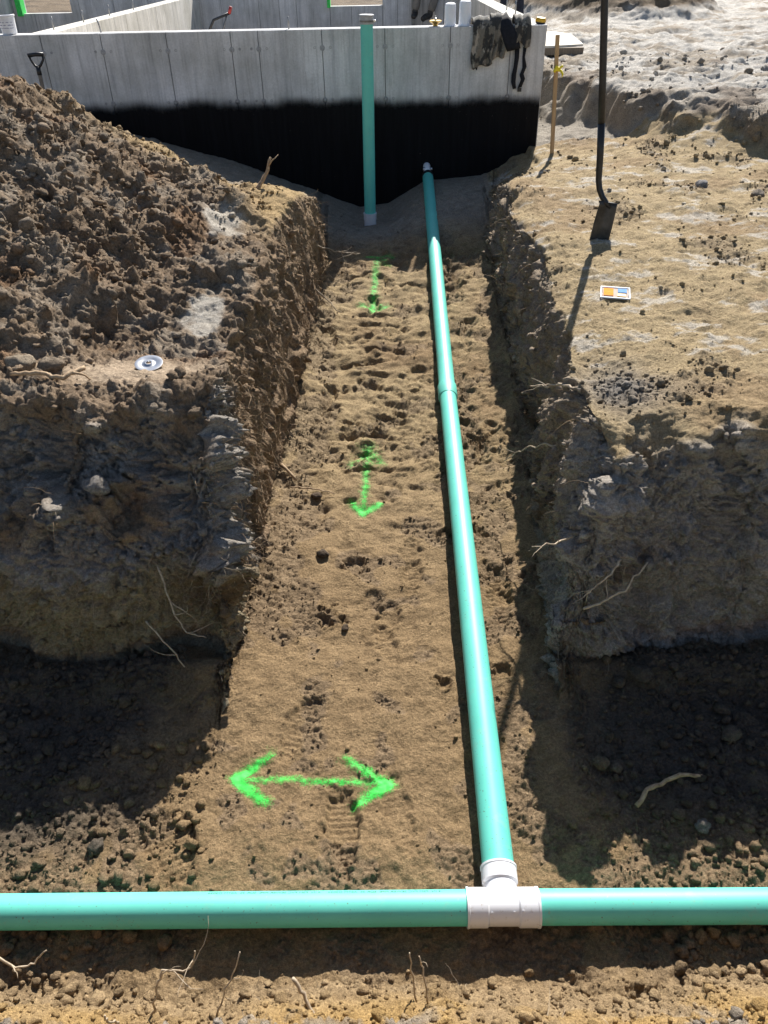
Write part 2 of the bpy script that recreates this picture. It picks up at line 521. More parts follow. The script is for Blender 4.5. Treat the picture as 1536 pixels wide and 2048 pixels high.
V = P0.reshape(-1, 3).astype(np.float32); NN = N.reshape(-1, 3).astype(np.float32)
xx, yy, zz = V[:, 0], V[:, 1], V[:, 2]
ab = AB.ravel(); pil = PILE.ravel()
steep = 1 - np.clip(NN[:, 2], 0, 1)
wallm = ss(.25, .6, steep)
floorm = (1 - ss(.05, .4, ab)) * (1 - wallm * (yy > 2.2)) * ss(8.2, 7.6, yy) * (np.abs(xx) < 4) * ss(.9, 1.1, yy)
nearm = ss(1.12, .98, yy)
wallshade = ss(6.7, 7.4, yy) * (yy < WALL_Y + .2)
leftm = (xx < 0) * ss(.3, .7, ab) * (1 - nearm) * (yy < WALL_Y)
rightm = (xx > 0) * ss(.3, .7, ab) * (1 - nearm) * (yy < 60)
pilem = np.clip(ss(.0, .12, pil) * leftm, 0, 1)
farm = ss(1.22, 1.32, zz) * (xx > 1.3) * (yy > 6) * 1.0

disp = np.zeros(len(V), np.float32)
n_big = fbm(V, .38, 3, 21)
n_med = fbm(V, .11, 3, 31)
n_fin = fbm(V, .032, 3, 41)
n_mic = fbm(V, .011, 2, 51)
bil = billow(V, .10, 4, 301, .62)
bil_s = billow(V, .035, 3, 331, .65)
patch = fbm(V, .55, 3, 61)
patch2 = fbm(V, .22, 3, 71)
inview = (yy < 12)

def on(mask, fn):
    """evaluate fn on the vertices where the mask is set"""
    idx = np.nonzero(mask > .01)[0]
    out = np.zeros(len(V), np.float32)
    if len(idx): out[idx] = fn(V[idx])
    return out

c_l, _ = (None, None)
cl10 = on(pilem + leftm * .9, lambda p: clods(p, .10, 101)[0])
cl24p = on(pilem, lambda p: clods(p, .19, 151)[0])
cl05 = on((leftm + wallm * .8 + rightm * .6 + nearm) * inview, lambda p: clods(p, .05, 111)[0])
cl03 = on(inview * 1.0, lambda p: clods(p, .027, 121)[0])
cl24 = on(wallm * (yy < 7.2), lambda p: clods(p, .26, 141)[0])
cl015 = on((yy < 6.0) * 1.0, lambda p: worley(p, .014, 131)[0])

# trench floor: tracked and scraped, crumbs in patches
rw_ = (yy + .10 * n_big + .28 * np.abs(xx + .12) + .02 * n_med) / .17
ridge = (ss(.15, .45, np.abs((rw_ % 1) - .5) * 2) - .5) * 2 * ss(2.9, 3.6, yy) * ss(7.0, 6.2, yy) * np.exp(-(((xx + .10) / .26) ** 4)) * ss(-.25, .15, patch2 + .3 * patch)
crumbf = ss(.10, .40, patch2 + .35 * np.exp(-((xx - .52) / .14) ** 2) + .62 * ss(2.3, 2.7, yy) * np.exp(-((xx - pw(XLF, yy) - .08) / .17) ** 2)
            + .12 * ss(1.65, 1.4, yy) + .45 * ss(-.6, -1.3, xx + .3 * patch) + .45 * ss(.65, 1.1, xx + .3 * patch) - .05)
disp += floorm * (.014 * n_big + .012 * n_med * (1 + ss(3, 4, yy)) + .0045 * n_fin + .0025 * n_mic
                  + .013 * ridge + crumbf * (.010 * cl03 * ss(6, 3, yy) + .006 * (.6 - cl015) * ss(5, 3, yy) + .020 * bil_s))
disp += floorm * (1 - crumbf) * .004 * bil_s
midf = ss(3.0, 4.0, yy) * ss(7.2, 6.6, yy)
disp += floorm * midf * (.030 * bil * ss(-.3, .15, patch2) + .016 * bil_s * ss(-.25, .2, patch) + .012 * fbm(V, .16, 2, 351, (.7, 1.6, 1)))
disp += floorm * ss(3.2, 2.6, yy) * (.012 * bil * ss(-.1, .25, patch))
# footprints: shallow soles with a raised rim
fp = np.zeros(len(V), np.float32)
frng = np.random.default_rng(5)
spots = [(-.78, 1.50, .5, .14, .085), (-.18, 1.55, .1, .16, .055), (.02, 1.62, .2, .15, .05), (-.38, 2.0, -.3, .14, .05), (-.02, 2.45, .3, .13, .05)]
for i in range(46):
    y_ = frng.uniform(2.6, 6.6)
    x_ = frng.choice([frng.uniform(.50, .66), frng.uniform(-.42, .22)])
    spots.append((x_, y_, frng.normal(0, .35), .13 * frng.uniform(.8, 1.1), .046))
for (x_, y_, an, L, W) in spots:
    m = (np.abs(xx - x_) < .35) & (np.abs(yy - y_) < .35)
    idx = np.nonzero(m)[0]
    dx = xx[idx] - x_; dy = yy[idx] - y_
    a_ = dx * math.cos(an) + dy * math.sin(an); b_ = -dx * math.sin(an) + dy * math.cos(an)
    r_ = np.sqrt((a_ / (W * (1 + .25 * np.tanh(b_ / L * 2)))) ** 2 + (b_ / L) ** 2) + .12 * n_med[idx]
    k_ = frng.uniform(.35, 1)
    fp[idx] += k_ * (-.024 * ss(1.15, .85, r_ + .25 * n_fin[idx]) * (.86 + .14 * np.sin(b_ * 2 * math.pi / .026)) + .008 * np.exp(-((r_ - 1.2) / .18) ** 2) * (.5 + 1.5 * n_fin[idx]))
disp += floorm * fp
# pits from heels and shovel tips
for i in range(14):
    y_ = frng.uniform(1.9, 6.6); x_ = frng.uniform(-.5, .7)
    r0 = frng.uniform(.02, .05)
    idx = np.nonzero((np.abs(xx - x_) < .15) & (np.abs(yy - y_) < .15))[0]
    r_ = np.hypot((xx[idx] - x_) / frng.uniform(.8, 2), yy[idx] - y_) / r0 + 1.1 * n_fin[idx] + 1.8 * n_med[idx]
    disp[idx] += floorm[idx] * (-.020 * ss(1.15, .5, r_) + .01 * np.exp(-((r_ - 1.3) / .25) ** 2))
# spoil pile and left bank
flatl = ss(.22, .05, np.hypot((xx + 1.16) / 2.4, (yy - 3.2)) / 1.2 + .05 * n_med)     # trodden patch with the disc
pl = np.exp(-(((xx + 1.02) / .17) ** 2 + ((yy - 5.12) / .22) ** 2)) + np.exp(-(((xx + .94) / .14) ** 2 + ((yy - 3.85) / .26) ** 2))
lumps = np.clip(leftm * (1 - .92 * flatl) * (1 - .8 * ss(.3, .7, pl)), 0, 1)
sandl = np.exp(-(((xx + .68) / .28) ** 2 + ((yy - 6.0) / .75) ** 2)) * leftm
sandl = sandl + .8 * np.exp(-(((xx + 1.35) / .7) ** 2 + ((yy - 6.45 - .1 * (xx + 1.3)) / .30) ** 2)) * leftm
sandl = np.clip(sandl * 1.6 * ss(-.5, .1, patch + .4), 0, 1)
backf = ss(6.2, 6.9, yy) * (xx < 0)
lumps = lumps * (1 - .8 * np.clip(sandl + backf, 0, 1))
disp += lumps * (.075 * n_big + .035 * n_med + .045 * cl24p * ss(.0, .3, patch) + .045 * cl10 * ss(-.1, .25, patch2) + .024 * cl05 * ss(-.2, .25, patch2) + .010 * cl03 + .036 * bil + .018 * bil_s + .004 * n_mic)
facel = wallm * (xx < 0) * (yy < 3.1) * (1 - nearm)
disp += facel * (.05 * n_big + .055 * bil * ss(-.35, .2, patch2) + .036 * bil_s + .06 * (cl24 - .2) + .020 * cl05 + .006 * n_mic)
disp += leftm * np.clip(sandl + backf + flatl, 0, 1) * (.012 * n_med + .005 * n_fin + .004 * cl03)
# right bank: scraped sand with crusts
scr = perlin(xx * 4 + yy * 1.3, yy * 16 - xx * 3, zz * 0 + .3, 81)
scr2 = perlin(xx * 9 + yy * 2, yy * 40 - xx * 8, zz * 0 + .7, 83)
crust = np.clip((patch2 + .3 * scr) * 3, -1, 1)
rtop = rightm * (1 - wallm)
disp += rtop * (.026 * n_big + .016 * n_med + .006 * scr + .004 * scr2 + .009 * crust * ss(-.2, .3, patch) + .007 * n_fin
                + ss(.08, .35, patch) * (.013 * cl05 + .007 * cl03) + .003 * n_mic + .010 * bil * ss(-.2, .3, patch2) + .006 * bil_s)
rw = (xx > 0) * wallm * (1 - nearm) * (yy < 8.3) * 1.0
disp += rw * (.090 * n_big + .030 * n_med + .065 * bil * ss(-.35, .2, patch2) + .042 * bil_s + .05 * (cl24 - .2) * (yy < 2.75) + .020 * cl05 * (yy < 2.75) + .04 * cl24 * (yy >= 2.75) + .020 * cl05 * ss(0, .3, patch2) + .012 * cl03 + .005 * n_mic)
edge_l = wallm * (xx < 0) * (yy > 2.5) * (yy < 7)
fib = perlin(xx * 6, yy * 34, zz * 4, 91) * .6 + perlin(xx * 12, yy * 80, zz * 8, 92) * .4
disp += edge_l * (.034 * fib + .010 * bil_s + .05 * cl24 - .6 * lumps * (.026 * cl05 + .014 * cl03 + .02 * bil))
disp += rw * (xx < 1.0) * (yy > 2.6) * .014 * fib
# raised, half-dry mud on the right
trk = np.abs(perlin(xx * .5 + yy * .25, yy * 1.7 - xx * .5, zz * 0, 95))
far_gain = np.clip(yy / 9, .6, 1.3)
disp += farm * (.05 * (trk - .25) + .022 * n_big + .034 * fbm(V, .28, 4, 97, (1, 1.6, 1), .65) * far_gain)
mnd = farm * ss(1.48, 1.62, zz) * (yy > 12)
disp += mnd * .10 * fbm(V, .6, 4, 99)
disp *= np.where(farm > .5, np.clip(1.25 - yy / 40, .5, 1), 1)
# bank under the camera
disp += nearm * (.030 * n_big + .022 * n_med + .020 * cl05 * ss(-.1, .25, patch2) + .010 * cl03 + .005 * (1 - cl015) + .004 * n_fin)
disp *= (yy > .45) * 1.0
disp[yy > WALL_Y + .1] *= np.where(xx[yy > WALL_Y + .1] < 1.42, .3, 1)
V2 = V + NN * disp[:, None]

# soil colours, some of them toned for the shade they lie in
def C(*a): return np.array(a, np.float32)
SAND, TAN, CLAY, PALE, DARK, RUST, GOLD, ARM_SHADE = (C(.385, .295, .168), C(.285, .198, .108), C(.235, .20, .16), C(.56, .52, .46),
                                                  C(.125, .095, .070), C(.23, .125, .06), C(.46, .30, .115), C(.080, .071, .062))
col = np.tile(TAN, (len(V), 1))
def lay(c, m):
    global col
    m = np.clip(m, 0, 1)[:, None]
    col = col * (1 - m) + c * m
tone = fbm(V, .8, 4, 201); tone2 = fbm(V, .18, 3, 211)
lay(SAND, floorm * ss(2.6, 4.6, yy) * .75 * ss(-.4, .3, tone + .3))
lay(DARK * 1.7, floorm * ss(.15, .5, crumbf) * .38)
lay(ARM_SHADE, floorm * np.maximum(ss(-.75, -1.15, xx + .35 * tone + .12 * tone2), ss(.66, 1.0, xx + .25 * tone)) * ss(2.6, 2.2, yy) * ss(1.35, 1.8, yy + .3 * tone) * .88)  # shade of the cross trench arms darkened into the soil colour
lay(C(.25, .182, .122), leftm * (1 - np.clip(sandl + backf, 0, 1)))
lay(CLAY * 1.35, lumps * ss(-.05, .4, tone2 + .5 * tone) * .65)
lay(RUST, lumps * ss(.25, .5, fbm(V, .45, 3, 221)) * .6)
lay(PALE * .82, leftm * (1 - wallm) * ss(.35, .7, pl + .5 * fbm(V, .12, 3, 231)) * .95)
lay(C(.46, .36, .26), leftm * flatl * .95)
lay(C(.42, .30, .15), sandl)
lay(CLAY * 1.35, backf * leftm)
lay(C(.32, .27, .215), wallshade * ss(1.25, 1.0, zz))  # soil tone painted for the shadow of the foundation wall
# faces of the banks: grey crumbly topsoil over brown and olive subsoil
wl = wallm * (xx < 0) * (yy < 7.2) * (1 - nearm)
lay(C(.29, .205, .13), wl * ss(2.9, 3.2, yy) * .9)
lay(C(.34, .31, .275), wl * ss(3.2, 2.9, yy))
lay(C(.34, .28, .18), wl * ss(.48, .40, zz + .05 * tone) * ss(3.0, 2.7, yy) * .9)
lay(C(.13, .075, .04), wl * ss(.44, .36, zz + .07 * tone) * ss(.16, .24, zz + .05 * tone) * ss(-1.0, -.8, xx) * ss(3.0, 2.7, yy) * .7)
lay(SAND, rightm * (1 - farm))
lay(TAN * 1.05, rtop * ss(0, .4, tone) * .7)
lay(DARK * 1.8, rtop * ss(.15, .45, patch) * .4)
lay(PALE, rtop * ss(.24, .55, fbm(V, .30, 5, 241, (1, 1.7, 1), .65) + .05 * ss(3.3, 4.2, yy)) * ss(3.0, 3.4, yy) * .75)
lay(C(.24, .22, .20), rtop * np.exp(-(((xx - 1.02) / .16) ** 2 + ((yy - 3.05) / .28) ** 2)) * .95)
wr = wallm * (xx > 0) * (yy < 7.0) * (1 - nearm)
lay(C(.37, .335, .295), wr)
lay(C(.36, .28, .195), wr * ss(2.6, 2.9, yy) * .8)
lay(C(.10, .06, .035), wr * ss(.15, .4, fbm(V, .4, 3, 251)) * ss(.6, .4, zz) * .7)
lay(C(.33, .285, .23), farm * .95)
lay(C(.51, .49, .46), farm * ss(-.25, .15, fbm(V, .9, 5, 261, (1, 1.6, 1), .65)) * ss(9, 11, yy + .5 * xx) * .95)
lay(DARK * 1.5, farm * ss(.28, .48, fbm(V, 1.3, 3, 271)) * .7)
lay(C(.17, .125, .08), mnd)
lay(C(.30, .27, .23), (xx > 1.4) * (yy > 8.4) * ss(1.34, 1.2, zz) * (yy < 12))
lay(C(.27, .22, .17), wallm * (xx > 2.2) * (yy > 6) * .8)
lay(C(.36, .26, .15), nearm)
lay(GOLD, nearm * ss(-.1, .3, tone + .15) * ss(.98, .85, yy) * .85)
lay(C(.30, .29, .28), nearm * ss(.15, .35, patch2 + .2 * ss(.3, .9, xx)) * ss(.9, .8, yy) * .7)
lay(C(.17, .125, .08), (yy > 15.9) * (xx < 1.4) * 1.0)
lay(C(.07, .05, .035), (yy > 15.9) * (xx < 1.4) * ss(-.1, .25, fbm(V, 1.6, 3, 281, (.4, 1.5, 1))))
wet = np.clip(farm * ss(9, 12, yy) * .25 * ss(-.3, .3, tone) * (1 - mnd), 0, 1)

# split the sheet into the pieces of ground
ii = np.arange(NT * NC, dtype=np.int32).reshape(NT, NC)
quads = np.stack([ii[:-1, :-1], ii[:-1, 1:], ii[1:, 1:], ii[1:, :-1]], 2).reshape(-1, 4)
qc = V[quads].mean(1); qab = ab[quads].mean(1); qp = pil[quads].mean(1)
reg = np.full(len(quads), 4, np.int8)
reg[(qc[:, 1] < 7.2) & (qc[:, 1] > 1.02) & (qab < .12)] = 0
reg[(qc[:, 1] < 8.42) & (qc[:, 1] > 1.02) & (qab >= .12) & (qc[:, 0] < 0)] = 1
reg[(qc[:, 1] < 8.42) & (qc[:, 1] > 1.02) & (qab >= .12) & (qc[:, 0] >= 0) & (qc[:, 2] < 1.24)] = 2
reg[(reg == 1) & (qp > .06) & (qc[:, 1] < 7.4)] = 3
reg[(qc[:, 1] <= 1.02)] = 5
reg[(qc[:, 1] > 12) & (qc[:, 2] > 1.55) & (qc[:, 0] > 1.5)] = 6

def grid_piece(name, sel, mat, pos=None, extra=None):
    q = quads[sel]
    used, inv = np.unique(q.ravel(), return_inverse=True)
    vv = (V2 if pos is None else pos)[used]
    me = bpy.data.meshes.new(name)
    me.vertices.add(len(vv)); me.vertices.foreach_set('co', vv.astype(np.float32).ravel())
    me.loops.add(len(inv)); me.loops.foreach_set('vertex_index', inv.astype(np.int32))
    nq = len(q)
    me.polygons.add(nq)
    me.polygons.foreach_set('loop_start', np.arange(0, nq * 4, 4, dtype=np.int32))
    me.polygons.foreach_set('use_smooth', np.ones(nq, bool))
    me.update(calc_edges=True)
    if extra is None:
        a = me.attributes.new('soil', 'FLOAT_COLOR', 'POINT')
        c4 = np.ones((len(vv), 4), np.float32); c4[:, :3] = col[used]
        a.data.foreach_set('color', c4.ravel())
        w = me.attributes.new('wet', 'FLOAT', 'POINT'); w.data.foreach_set('value', wet[used].astype(np.float32))
    else:
        w = me.attributes.new('paint', 'FLOAT', 'POINT'); w.data.foreach_set('value', extra[used].astype(np.float32))
    me.materials.append(mat)
    return link(bpy.data.objects.new(name, me))

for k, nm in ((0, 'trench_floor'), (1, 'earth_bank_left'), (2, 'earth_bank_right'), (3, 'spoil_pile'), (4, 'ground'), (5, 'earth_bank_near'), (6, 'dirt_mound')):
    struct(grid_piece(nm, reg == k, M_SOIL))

# height lookup on the finished ground
def ground(x, y):
    m = np.nonzero((np.abs(V2[:, 0] - x) < .6) & (np.abs(V2[:, 1] - y) < .6))[0]
    d = (V2[m, 0] - x) ** 2 + (V2[m, 1] - y) ** 2
    near_ = m[np.argsort(d)[:4]]
    return float(V2[near_, 2].max())

# ------------------------------------------------------------------ spray-painted arrows
def mat_paint():
    m, nt, b = new_mat("green_spray_paint")
    at = nt.nodes.new('ShaderNodeAttribute'); at.attribute_name = 'paint'
    n = noise_n(nt, 170, 4, 0.7); n2 = noise_n(nt, 30, 3, 0.6)
    ad = nt.nodes.new('ShaderNodeMath'); ad.operation = 'ADD'
    sb = nt.nodes.new('ShaderNodeMath'); sb.operation = 'MULTIPLY_ADD'
    sb.inputs[1].default_value = 2.4; sb.inputs[2].default_value = -1.25
    nt.links.new(n, sb.inputs[0])
    s2 = nt.nodes.new('ShaderNodeMath'); s2.operation = 'MULTIPLY_ADD'
    s2.inputs[1].default_value = 1.2; s2.inputs[2].default_value = -0.62
    nt.links.new(n2, s2.inputs[0])
    nt.links.new(at.outputs['Fac'], ad.inputs[0]); nt.links.new(sb.outputs[0], ad.inputs[1])
    a2 = nt.nodes.new('ShaderNodeMath'); a2.operation = 'ADD'
    nt.links.new(ad.outputs[0], a2.inputs[0]); nt.links.new(s2.outputs[0], a2.inputs[1])
    mr = nt.nodes.new('ShaderNodeMapRange')
    mr.inputs['From Min'].default_value = 0.26; mr.inputs['From Max'].default_value = 1.15
    nt.links.new(a2.outputs[0], mr.inputs[0])
    nt.links.new(mr.outputs[0], b.inputs['Alpha'])
    b.inputs['Base Color'].default_value = (0.04, 0.62, 0.07, 1)
    b.inputs['Roughness'].default_value = 0.7
    return m
M_PAINT = mat_paint()

def arrow(name, segs, w, label):
    d = np.full(len(V), 9., np.float32); st = np.zeros(len(V), np.float32)
    x0 = min(min(s[0], s[2]) for s in segs) - .2; x1 = max(max(s[0], s[2]) for s in segs) + .2
    y0 = min(min(s[1], s[3]) for s in segs) - .2; y1 = max(max(s[1], s[3]) for s in segs) + .2
    idx = np.nonzero((xx > x0) & (xx < x1) & (yy > y0) & (yy < y1))[0]
    cov = np.zeros(len(idx), np.float32)
    for (ax, ay, bx, by, g0, g1, wk) in segs:
        ux, uy = bx - ax, by - ay; L2 = ux * ux + uy * uy
        t = np.clip(((xx[idx] - ax) * ux + (yy[idx] - ay) * uy) / L2, 0, 1)
        dd = np.hypot(xx[idx] - ax - t * ux, yy[idx] - ay - t * uy)
        cov = np.maximum(cov, (g0 + (g1 - g0) * t) * np.exp(-(dd / (w * wk)) ** 2))
    full = np.zeros(len(V), np.float32); full[idx] = cov
    sel = (full[quads].max(1) > .04) & (reg == 0)
    o = grid_piece(name, sel, M_PAINT, V2 + NN * .0018, full)
    return tag(o, label, 'painted arrow', 'green spray-painted arrows on the trench floor')

arrow('painted_arrow', [(-.585, 1.778, -.03, 1.745, .72, .78, .8), (-.60, 1.78, -.47, 1.885, 1.5, .55, 1), (-.60, 1.78, -.475, 1.672, 1.4, .95, 1),
                        (-.02, 1.742, -.185, 1.85, 1.3, .62, 1), (-.02, 1.742, -.14, 1.66, 1.5, .8, 1), (-.03, 1.745, -.02, 1.745, 1.8, 1.8, 1.2)],
      .024, 'sideways green double-headed spray-painted arrow nearest the white tee fitting')
arrow('painted_arrow', [(-.116, 3.98, -.138, 3.42, .62, .85, .8), (-.116, 4.0, -.215, 3.86, .6, .45, 1.3), (-.116, 4.0, -.03, 3.86, .6, .42, 1.3), (-.116, 4.02, -.116, 3.9, .7, .6, 1.8),
                        (-.140, 3.40, -.205, 3.50, 1.1, .75, .9), (-.140, 3.40, -.045, 3.47, 1.1, .95, .8)],
      .031, 'lengthwise green double-headed painted arrow halfway along the trench')
arrow('painted_arrow', [(-.06, 6.65, -.10, 5.75, .6, .85, .9), (-.10, 5.74, -.18, 5.80, .85, .6, 1.3), (-.10, 5.74, .0, 5.80, .85, .6, 1.3), (-.13, 6.66, .05, 6.66, .75, .6, 1.2), (-.06, 6.7, .03, 6.5, .5, .5, 1)],
      .036, 'faint green painted arrow farthest away, near the upright pipe')

# ------------------------------------------------------------------ pipes
PR = .0535
def pipe(name, p0, p1, label, bell=None, parent=None):
    p0 = Vector(p0); p1 = Vector(p1); L = (p1 - p0).length
    prof = [(0, PR - .006), (0, PR), (.004, PR)]
    if bell:
        prof = [(0, PR), (.0, PR + .0075), (.005, PR + .0085), (.12, PR + .0085), (.15, PR)]
    n = max(4, int(L / .25))
    for i in range(1, n): prof.append((prof[-1][0] + (L - .16) / n, PR))
    prof += [(L, PR), (L, PR - .006)]
    o = lathe(name, p0, p1 - p0, prof, M_PIPE, None, 48)
    return tag(o, label, 'pipe', 'green plastic sewer pipes')

TEE = Vector((.346, 1.243, .06))
J1 = Vector((.399, 4.522, .20)); J2 = Vector((.442, 7.55, .592)); END = Vector((.452, 8.27, .685))
cl = pipe('sewer_pipe', (TEE.x - .075, TEE.y + .0007, .06), (-6.0, 1.268, .06), 'green pipe lying across the trench left of the white tee fitting')
pipe('sewer_pipe', (TEE.x + .075, TEE.y, .06), (6.0, 1.200, .06), 'green pipe lying across the trench right of the white tee fitting')
bdir = (J1 - Vector((.337, 1.367, .06))); bdir = bdir.normalized()
b0 = TEE + bdir * .075
pipe('sewer_pipe', b0, J1 + bdir * .06, 'long green pipe running up the trench from the white tee fitting')
d2 = (J2 - J1).normalized()
pipe('sewer_pipe', J1 - d2 * .06, J2 + d2 * .05, 'middle length of green pipe joined by a bell end halfway up the trench', bell=True)
d3 = (END - J2).normalized()
pipe('sewer_pipe', J2 - d3 * .05, END, 'short shaded green pipe length just before the black foundation wall')

# printed lettering on the cross pipe, running along its far upper side, upside down to the camera
M_INK = mat_simple("black_ink", (.008, .02, .02), (.02, .05, .045), 80, .6, 0)
tcu = bpy.data.curves.new('printed_lettering', 'FONT')
tcu.body = '4 IN  PSM PVC SEWER PIPE  SDR 35  ASTM D3034     4 IN  PSM PVC SEWER PIPE  SDR 35  ASTM D3034'
tcu.size = .017
tob = bpy.data.objects.new('tmp_text', tcu); COL.objects.link(tob)
bpy.context.view_layer.update()
tme = bpy.data.meshes.new_from_object(tob.evaluated_get(bpy.context.evaluated_depsgraph_get()))
bpy.data.objects.remove(tob)
for v in tme.vertices:
    th = R(90 - 52) - v.co.y / (PR + .0006)
    x_ = .15 - v.co.x
    yc = TEE.y + (1.268 - TEE.y) * (TEE.x - x_) / 6.35
    v.co = (x_, yc + math.cos(th + R(21)) * (PR + .0006), .06 + math.sin(th + R(21)) * (PR + .0006))
tme.materials.append(M_INK)
lt = bpy.data.objects.new('printed_lettering', tme); lt['kind'] = 'stuff'; COL.objects.link(lt); lt.parent = cl

# white tee fitting
tee = empty('pipe_tee', TEE)
tag(tee, 'white plastic tee fitting joining the three green pipes', 'pipe fitting')
def local(o, root):
    if o.parent == root: o.matrix_parent_inverse = Matrix.Translation(-root.location)
    return o
ax = Vector((1, -.008, 0)).normalized()
SR = PR + .0058
prof = [(-.116, PR + .0005), (-.116, SR + .0018), (-.109, SR + .0018), (-.107, SR), (-.052, SR), (-.046, SR - .0045), (.046, SR - .0045), (.052, SR), (.107, SR), (.109, SR + .0018), (.116, SR + .0018), (.116, PR + .0005)]
local(lathe('run_body', TEE, ax, prof, M_WPVC, tee, 64), tee)
prof = [(.0, SR - .006), (.072, SR - .006), (.078, SR), (.122, SR), (.124, SR + .0018), (.131, SR + .0018), (.131, PR + .0005)]
local(lathe('branch_socket', TEE, bdir, prof, M_WPVC, tee, 64), tee)
for dx, h in ((.030, .35), (.058, .45), (-.04, .3)):
    a = R(35 + 40 * h)
    pc = TEE + ax * dx + Vector((0, -math.cos(a), math.sin(a))) * (SR - .0035 if abs(dx) < .05 else SR - .0005)
    local(lathe('moulded_dot', pc, (0, -math.cos(a), math.sin(a)), [(0, .0042), (.0015, .0040), (.0018, .001)], M_WPVC, tee, 14), tee)

# upright pipe with cap
up = empty('standpipe', (-.125, 7.7, .43))
tag(up, 'upright green pipe with metal-banded cap standing before the foundation wall', 'pipe', None)
z0 = .40
local(lathe('riser', (-.130, 7.7, z0), (.012, 0, 1.66), [(0, PR), (.4, PR), (.9, PR), (1.66, PR), (1.66, PR - .006)], M_PIPE, up, 40), up)
local(lathe('base_socket', (-.130, 7.7, .36), (.0, 0, 1), [(0, PR + .004), (.06, PR + .004), (.075, PR + .0085), (.125, PR + .0085), (.128, PR + .011), (.135, PR + .011), (.135, PR)], M_WPVC, up, 40), up)
cap = local(lathe('end_cap', (-.118, 7.7, 2.035), (.012, 0, 1.66), [(0, PR + .002), (0, PR + .006), (.055, PR + .006), (.058, PR + .010), (.066, PR + .010), (.070, PR + .004), (.067, 0.001)],
            mat_simple("grey_rubber", (.30, .31, .32), (.42, .43, .44), 40, .5, .05), up, 40), up)
cl_ = lathe('hose_clamp', (-.118, 7.7, 2.05), (.012, 0, 1.66), [(0, PR + .0062), (0, PR + .0085), (.014, PR + .0085), (.014, PR + .0062)], M_STEEL, cap, 40)
bx_ = box('clamp_screw', (-.060, 7.675, 2.048), (-.040, 7.700, 2.066), M_ZINC, cap, .002)
for o in (cl_, bx_): local(o, up)

# white stub and rubber sleeve where the pipe meets the house
stub = empty('pipe_stub', (.44, 8.3, .6))
tag(stub, 'short white pipe stub and black sleeve leaving the black foundation wall', 'pipe fitting')
o = lathe('rubber_sleeve', END - d3 * .035, d3, [(0, PR + .001), (0, PR + .007), (.05, PR + .007), (.06, .046), (.085, .044), (.085, .03)], M_RUBBER, stub); local(o, stub)
o = tube('stub_pipe', [END + d3 * .03, END + Vector((-.004, .06, .045)), END + Vector((-.006, .12, .07)), END + Vector((-.006, .20, .075))], .036, M_WPVC, stub, 24); local(o, stub)
for s_ in (-1, 1):
    o = lathe('clamp_ear', END + Vector((s_ * .036, .055, .058)), (s_, 0, .2), [(-.006, .016), (.010, .016), (.012, .012), (.012, .001)], M_ZINC, stub, 16); local(o, stub)

# ------------------------------------------------------------------ foundation
WTOP = 1.955; WT = .20
def mat_tar():
    m, nt, b = new_mat("black_tar")
    geo = nt.nodes.new('ShaderNodeNewGeometry')
    sep = nt.nodes.new('ShaderNodeSeparateXYZ'); nt.links.new(geo.outputs['Position'], sep.inputs[0])
    n = noise_n(nt, 2.6, 4, 0.6, vec=geo.outputs['Position'], mapping=(1, 1, .5))
    nf = noise_n(nt, 60, 4, 0.7, vec=geo.outputs['Position'])
    ma = nt.nodes.new('ShaderNodeMath'); ma.operation = 'MULTIPLY_ADD'; ma.inputs[1].default_value = -.17
    nt.links.new(n, ma.inputs[0]); nt.links.new(sep.outputs['Z'], ma.inputs[2])
    mb = nt.nodes.new('ShaderNodeMath'); mb.operation = 'MULTIPLY_ADD'; mb.inputs[1].default_value = -.05
    nt.links.new(nf, mb.inputs[0]); nt.links.new(ma.outputs[0], mb.inputs[2])
    mr = nt.nodes.new('ShaderNodeMapRange'); mr.interpolation_type = 'SMOOTHERSTEP'
    mr.inputs['From Min'].default_value = 1.16; mr.inputs['From Max'].default_value = 1.32
    mr.inputs['To Min'].default_value = 1; mr.inputs['To Max'].default_value = 0
    nt.links.new(mb.outputs[0], mr.inputs[0])
    nt.links.new(mr.outputs[0], b.inputs['Alpha'])
    dr = noise_n(nt, 1.0, 5, 0.7, vec=geo.outputs['Position'], mapping=(26, 26, 1.6))
    tcol = ramp(nt, dr, (.0030, .0031, .0042), (.009, .009, .011), .4, .8)
    spk = noise_n(nt, 75, 2, 0.5, vec=geo.outputs['Position'])
    tcol = mixc(nt, ramp(nt, spk, (0, 0, 0), (1, 1, 1), .77, .80), tcol, (.16, .13, .10))
    nt.links.new(tcol, b.inputs['Base Color'])
    b.inputs['Roughness'].default_value = .7
    b.inputs['Specular IOR Level'].default_value = .12
    bump_n(nt, dr, .4, .004, b)
    return m
M_TAR = mat_tar()

